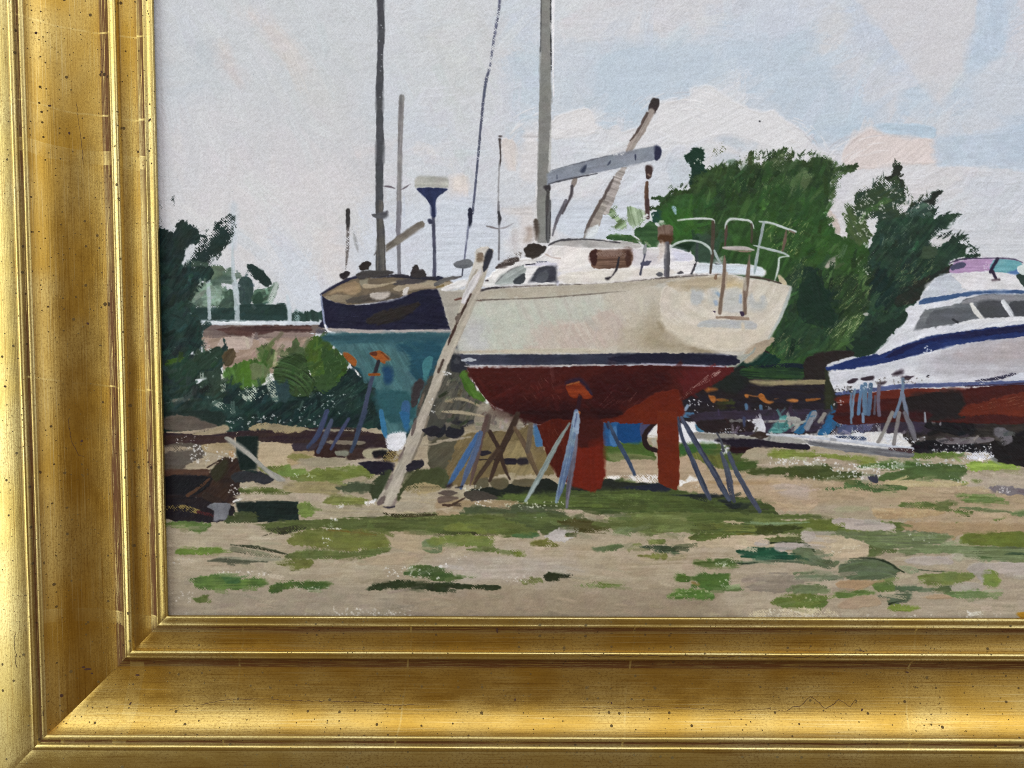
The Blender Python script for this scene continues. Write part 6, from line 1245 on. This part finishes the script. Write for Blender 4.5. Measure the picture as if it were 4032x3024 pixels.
P('D', '1840,722 1897,638 1872,717', '8a7a72', r=2); L('D', '1780,730 1830,735 1885,722', (8, 16, 10), '39333f', r=1.5); L('D', '2135,20 2080,190 1990,400 1920,560', (16, 18, 14, 8), '7d7263', r=1.5, dry=.1)
P('D', '2080,120 2180,90 2240,120 2180,180 2120,160', '25232c', r=4); P('D', '1990,380 2080,360 2090,420 1960,460', '262430', r=5); L('D', '2080,245 2160,240 2240,220', (10, 14, 10), '9a8d78', r=2); P('D', '1960,480 2100,430 2240,430 2240,560 1940,600 1900,690', '454c2c', r=6, soft=6, a=-50); P('D', '2000,560 2100,540 2240,580 2100,640 1950,600', 'a08e66', r=5, dry=.25, st=.25); scratches('D', '1960,560 2200,560 2200,700 1900,720', 30, 'c0ae7c', 4, 40, .8, .6, 6); P('D', '1880,700 2000,680 2100,740 1900,760', 'a39680', r=5)
L('D', '1780,780 1900,800 2212,790', (8, 30, 16), '3e3a20', dry=.3, st=.25); scratches('D', '1800,770 2212,770 2212,830 1800,830', 22, 'c9b984', 1, 50, .8, .6, 4)
group('painted_boat_stands')
for q, w, c in (('405,140 470,260 520,420 562,512', (36, 36, 30, 16), '3c2c25'), ('625,0 560,150 480,320 405,525', (40, 50, 46, 24), '402f26'), ('470,280 360,430 285,545', (40, 36, 22), '4a392c'), ('600,108 690,260 740,380 795,495', (26, 40, 44, 26), '69543e'), ('728,80 716,200 705,290', (36, 44, 40), '685a4c'), ('392,20 372,120', 50, '5f5048'),
                ('385,20 335,200 290,400 250,560', (30, 40, 36, 14), '5f4a44'), ('312,160 212,340 130,480 75,565', (36, 52, 44, 18), '426a9e'), ('335,150 290,300 232,440 178,585', (40, 46, 44, 18), '516284')):
    L('E', q, w, c, 'strut', r=1.8, st=.14)
P('E', '60,560 110,540 100,575 70,580', '33282c', r=2); L('E', '135,580 190,570', 8, '22202a')
for q, w, c, d in (('1032,75 930,240 832,430 742,590 688,685', (16, 36, 42, 38, 22), '75847f', '8a9694'), ('1090,90 1062,350 1032,540 1010,735', (36, 42, 40, 18), '5f5c6c', '716d7c'), ('1085,-20 1052,200 1002,420 962,580 928,690', (36, 56, 58, 46, 22), '60779e', '8298a4')):
    L('E', q, w, c, 'strut', c2=d, r=1.8, st=.14)
P('E', '1070,-10 1110,0 1105,150 1060,120', '8a9cb4', r=2, soft=4); L('E', '1092,0 1072,100', 12, '55658c')
L('E', '1340,68 1400,200 1480,340 1545,475', (22, 32, 34, 22), '3d4f6c', 'strut', r=1.8, c2='33425c')
for q, w, c in (('280,0 330,280 430,500 560,800 680,1080 775,1270', (40, 60, 66, 76, 80, 60), '343c52'), ('330,0 480,260 660,560 820,820 960,1080 1080,1290', (60, 90, 80, 84, 90, 70), '33374a'), ('960,550 1030,760 1080,960 1110,1150 1160,1310', (40, 80, 90, 90, 40), '4a5060'), ('1080,560 1190,840 1300,1030 1420,1250 1565,1470', (60, 76, 76, 80, 60), '4a4f62')):
    L('N', q, w, c, 'strut', r=1.8, st=.16, c2='474f62', dry=.05)
L('N', '890,240 960,370 990,520', (16, 26, 40), '4a4c58', 'strut', r=2, dry=.12)
# ---------------------------------------------------------------------------
# From paint to mesh
# ---------------------------------------------------------------------------
def paint_material(name, rough, spec, coarse):
    n = Nodes(name)
    at = n.new('ShaderNodeAttribute'); at.attribute_name = 'pigment'
    pos = n.new('ShaderNodeTexCoord').outputs['Object']
    big = n.noise(n.scaled(pos, (1000, 1000, 1000)), 1.1, 3, .6)
    tiny = n.noise(n.scaled(pos, (1000, 1000, 1000), (5, 3, 9)), 2.6, 2, .6)
    vary = n.ramp(tiny, .25, .8, .90, 1.10)
    mixed = n.new('ShaderNodeVectorMath'); mixed.operation = 'SCALE'
    n.put(mixed, '_0', at.outputs['Color']); n.put(mixed, 'Scale', vary); mixed = mixed.outputs[0]
    n.put(n.bsdf, 'Base_Color', mixed)
    n.put(n.bsdf, 'Roughness', n.ramp(big, .3, .7, rough - .08, rough + .10))
    n.put(n.bsdf, 'Specular_IOR_Level', spec)
    b = n.new('ShaderNodeBump', Strength=coarse, Distance=.00009, Height=n.math('ADD', n.math('MULTIPLY', big, .5), tiny))
    n.put(n.bsdf, 'Normal', b.outputs[0])
    return n.mat
OIL = paint_material('oil_paint', .5, .14, .55)
GESSO = paint_material('primed_canvas', .75, .2, .7)

GROUP_LABELS = {
    'painted_sky': 'pale grey and blue sky with warm white clouds', 'painted_far_shore': 'far shore with grey masts, hedge and white rail',
    'painted_bushes': 'bright and dark green bushes below the sea wall', 'painted_dark_tree': 'dark green tree at the left edge of the canvas',
    'painted_green_trees': 'two green trees behind the sailing boat', 'painted_undergrowth': 'dark undergrowth with orange dabs under the trees',
    'painted_ground': 'sandy yard with patches of olive grass', 'painted_yard_clutter': 'clutter of tarps, tyres and beams under the motor boat',
    'painted_motor_boat': 'white motor boat with blue stripe and red bottom', 'painted_boat_stands': 'thin blue and brown stands propping the boats',
    'painted_blue_sailboat': 'navy sailing boat with teal bottom and tall mast', 'painted_white_sailboat': 'cream sailing boat with red keel and grey mast',
    'painted_stern_rail': 'pale tubular rails and ladder at the stern', 'painted_ladder': 'pale wooden ladder leaning on the bow'}
painting = empty('oil_painting')
painting['label'] = 'oil painting of sailing boats propped in a grassy boat yard, inside the gold frame'
painting['category'] = 'painting'

# the greens were mixed with a little earth red
g_over = np.clip(COL[..., 1] - np.maximum(COL[..., 0], COL[..., 2]), 0, 1)
COL[..., 1] -= .10 * g_over; COL[..., 0] += .05 * g_over
t_ = np.clip(COL.mean(-1, keepdims=True) / .62, 0, 1)
COL *= .84 + .16 * t_ * t_ * (3 - 2 * t_)                   # dark passages were glazed deeper
sat = (COL.max(-1, keepdims=True) - COL.min(-1, keepdims=True)); lum = COL @ np.array([.3, .59, .11], np.float32)
COL = (lum[..., None] + (COL - lum[..., None]) * .90) * (1 - .20 * np.clip((sat - .10) / .40, 0, 1) * np.where(g_over > .01, .1, 1.)[..., None])       # strong colours knocked back with grey
lin = np.clip(COL, 0.004, 1.0)
lin = np.where(lin <= .04045, lin / 12.92, ((lin + .055) / 1.055) ** 2.4).astype(np.float32)
def blur(a):
    p = np.pad(a, 1, mode='edge')
    return (4 * p[1:-1, 1:-1] + 2 * (p[:-2, 1:-1] + p[2:, 1:-1] + p[1:-1, :-2] + p[1:-1, 2:]) + p[:-2, :-2] + p[2:, 2:] + p[:-2, 2:] + p[2:, :-2]) / 16
relief = 1.7 * blur(HGT)
grain = .8 * _w + .55 * (vnoise(GU / 15, GV / 12, 61) - .5) + .3 * (vnoise(GU / 8, GV / 8, 63) - .5)
relief = relief + .13 * (.5 * grain + .5 * blur(grain)) * np.exp(-np.clip(relief, 0, 1) / .17)      # the weave shows through thin paint
# the canvas runs on under the frame beyond what is traced: carry the last strokes outwards
EX, EY = 26, 24
gu = np.concatenate([GU[0], GU[0, -1] + 32 * np.arange(1, EX + 1)]); gv = np.concatenate([GV[0, 0] - 32 * np.arange(EY, 0, -1), GV[:, 0]])
pad = ((EY, 0), (0, EX))
shift = np.clip(np.arange(NV + EY)[:, None] + (6 * (vnoise(np.arange(EX)[None, :] / 3. + 0 * np.arange(NV + EY)[:, None], np.arange(NV + EY)[:, None] / 9., 3) - .5)).astype(int), 0, NV + EY - 1)
def extend(a):
    a = np.pad(a, pad + ((0, 0),) * (a.ndim - 2), mode='edge')
    a[:, NU:] = a[shift, NU - 1]
    return a
relief = extend(relief); lin = extend(lin); ids = extend(IDS)
UU, VV = np.meshgrid(gu, gv)
PX, PZ = on_canvas(UU, VV)
PY = -(relief - relief.min()) - .01
gx = np.gradient(-PY, axis=1) / np.gradient(PX, axis=1); gz = np.gradient(-PY, axis=0) / np.gradient(PZ, axis=0)
NRM = np.stack([-gx, -np.ones_like(gx), -gz], -1); NRM /= np.linalg.norm(NRM, axis=-1, keepdims=True)
POS = (np.stack([PX, PY, PZ], -1) * MM).astype(np.float32).reshape(-1, 3)
NRM = NRM.astype(np.float32).reshape(-1, 3)
PIG = np.concatenate([lin.reshape(-1, 3), np.ones((lin.size // 3, 1), np.float32)], 1)
rows, cols = ids.shape
cell_id = ids[:-1, :-1].ravel()
base = (np.arange(rows - 1)[:, None] * cols + np.arange(cols - 1)[None, :]).ravel()
order = np.argsort(cell_id, kind='stable'); bounds = np.searchsorted(cell_id[order], np.arange(len(PARTS) + 1))
groups = {}
for pid, (gname, name) in enumerate(PARTS):
    c = base[order[bounds[pid]:bounds[pid + 1]]]
    if not len(c):
        continue
    f = np.stack([c, c + cols, c + cols + 1, c + 1], -1)
    used, inv = np.unique(f, return_inverse=True)
    if name is None:
        name, parent, mat = gname, painting, GESSO
    else:
        if gname not in groups:
            groups[gname] = empty(gname, painting)
            groups[gname]['label'] = GROUP_LABELS[gname]
        parent, mat = groups[gname], OIL
    o = mesh_object(name, POS[used], inv.reshape(f.shape), mat, parent)
    if mat is GESSO:
        o['kind'] = 'stuff'
    a = o.data.attributes.new('pigment', 'FLOAT_COLOR', 'POINT')
    a.data.foreach_set('color', PIG[used].ravel())
    o.data.normals_split_custom_set_from_vertices(NRM[used])
# the stretched canvas itself, behind the paint
x0, x1, z0, z1 = -101.4, 205.0, -69.6, 160.5
V = [(x, y, z) for y in (.35, 3.4) for z in (z0, z1) for x in (x0, x1)]
mesh_object('canvas_panel', np.array(V) * MM, [(0, 1, 3, 2), (4, 6, 7, 5), (0, 2, 6, 4), (1, 5, 7, 3), (0, 4, 5, 1), (2, 3, 7, 6)], GESSO, painting, False)
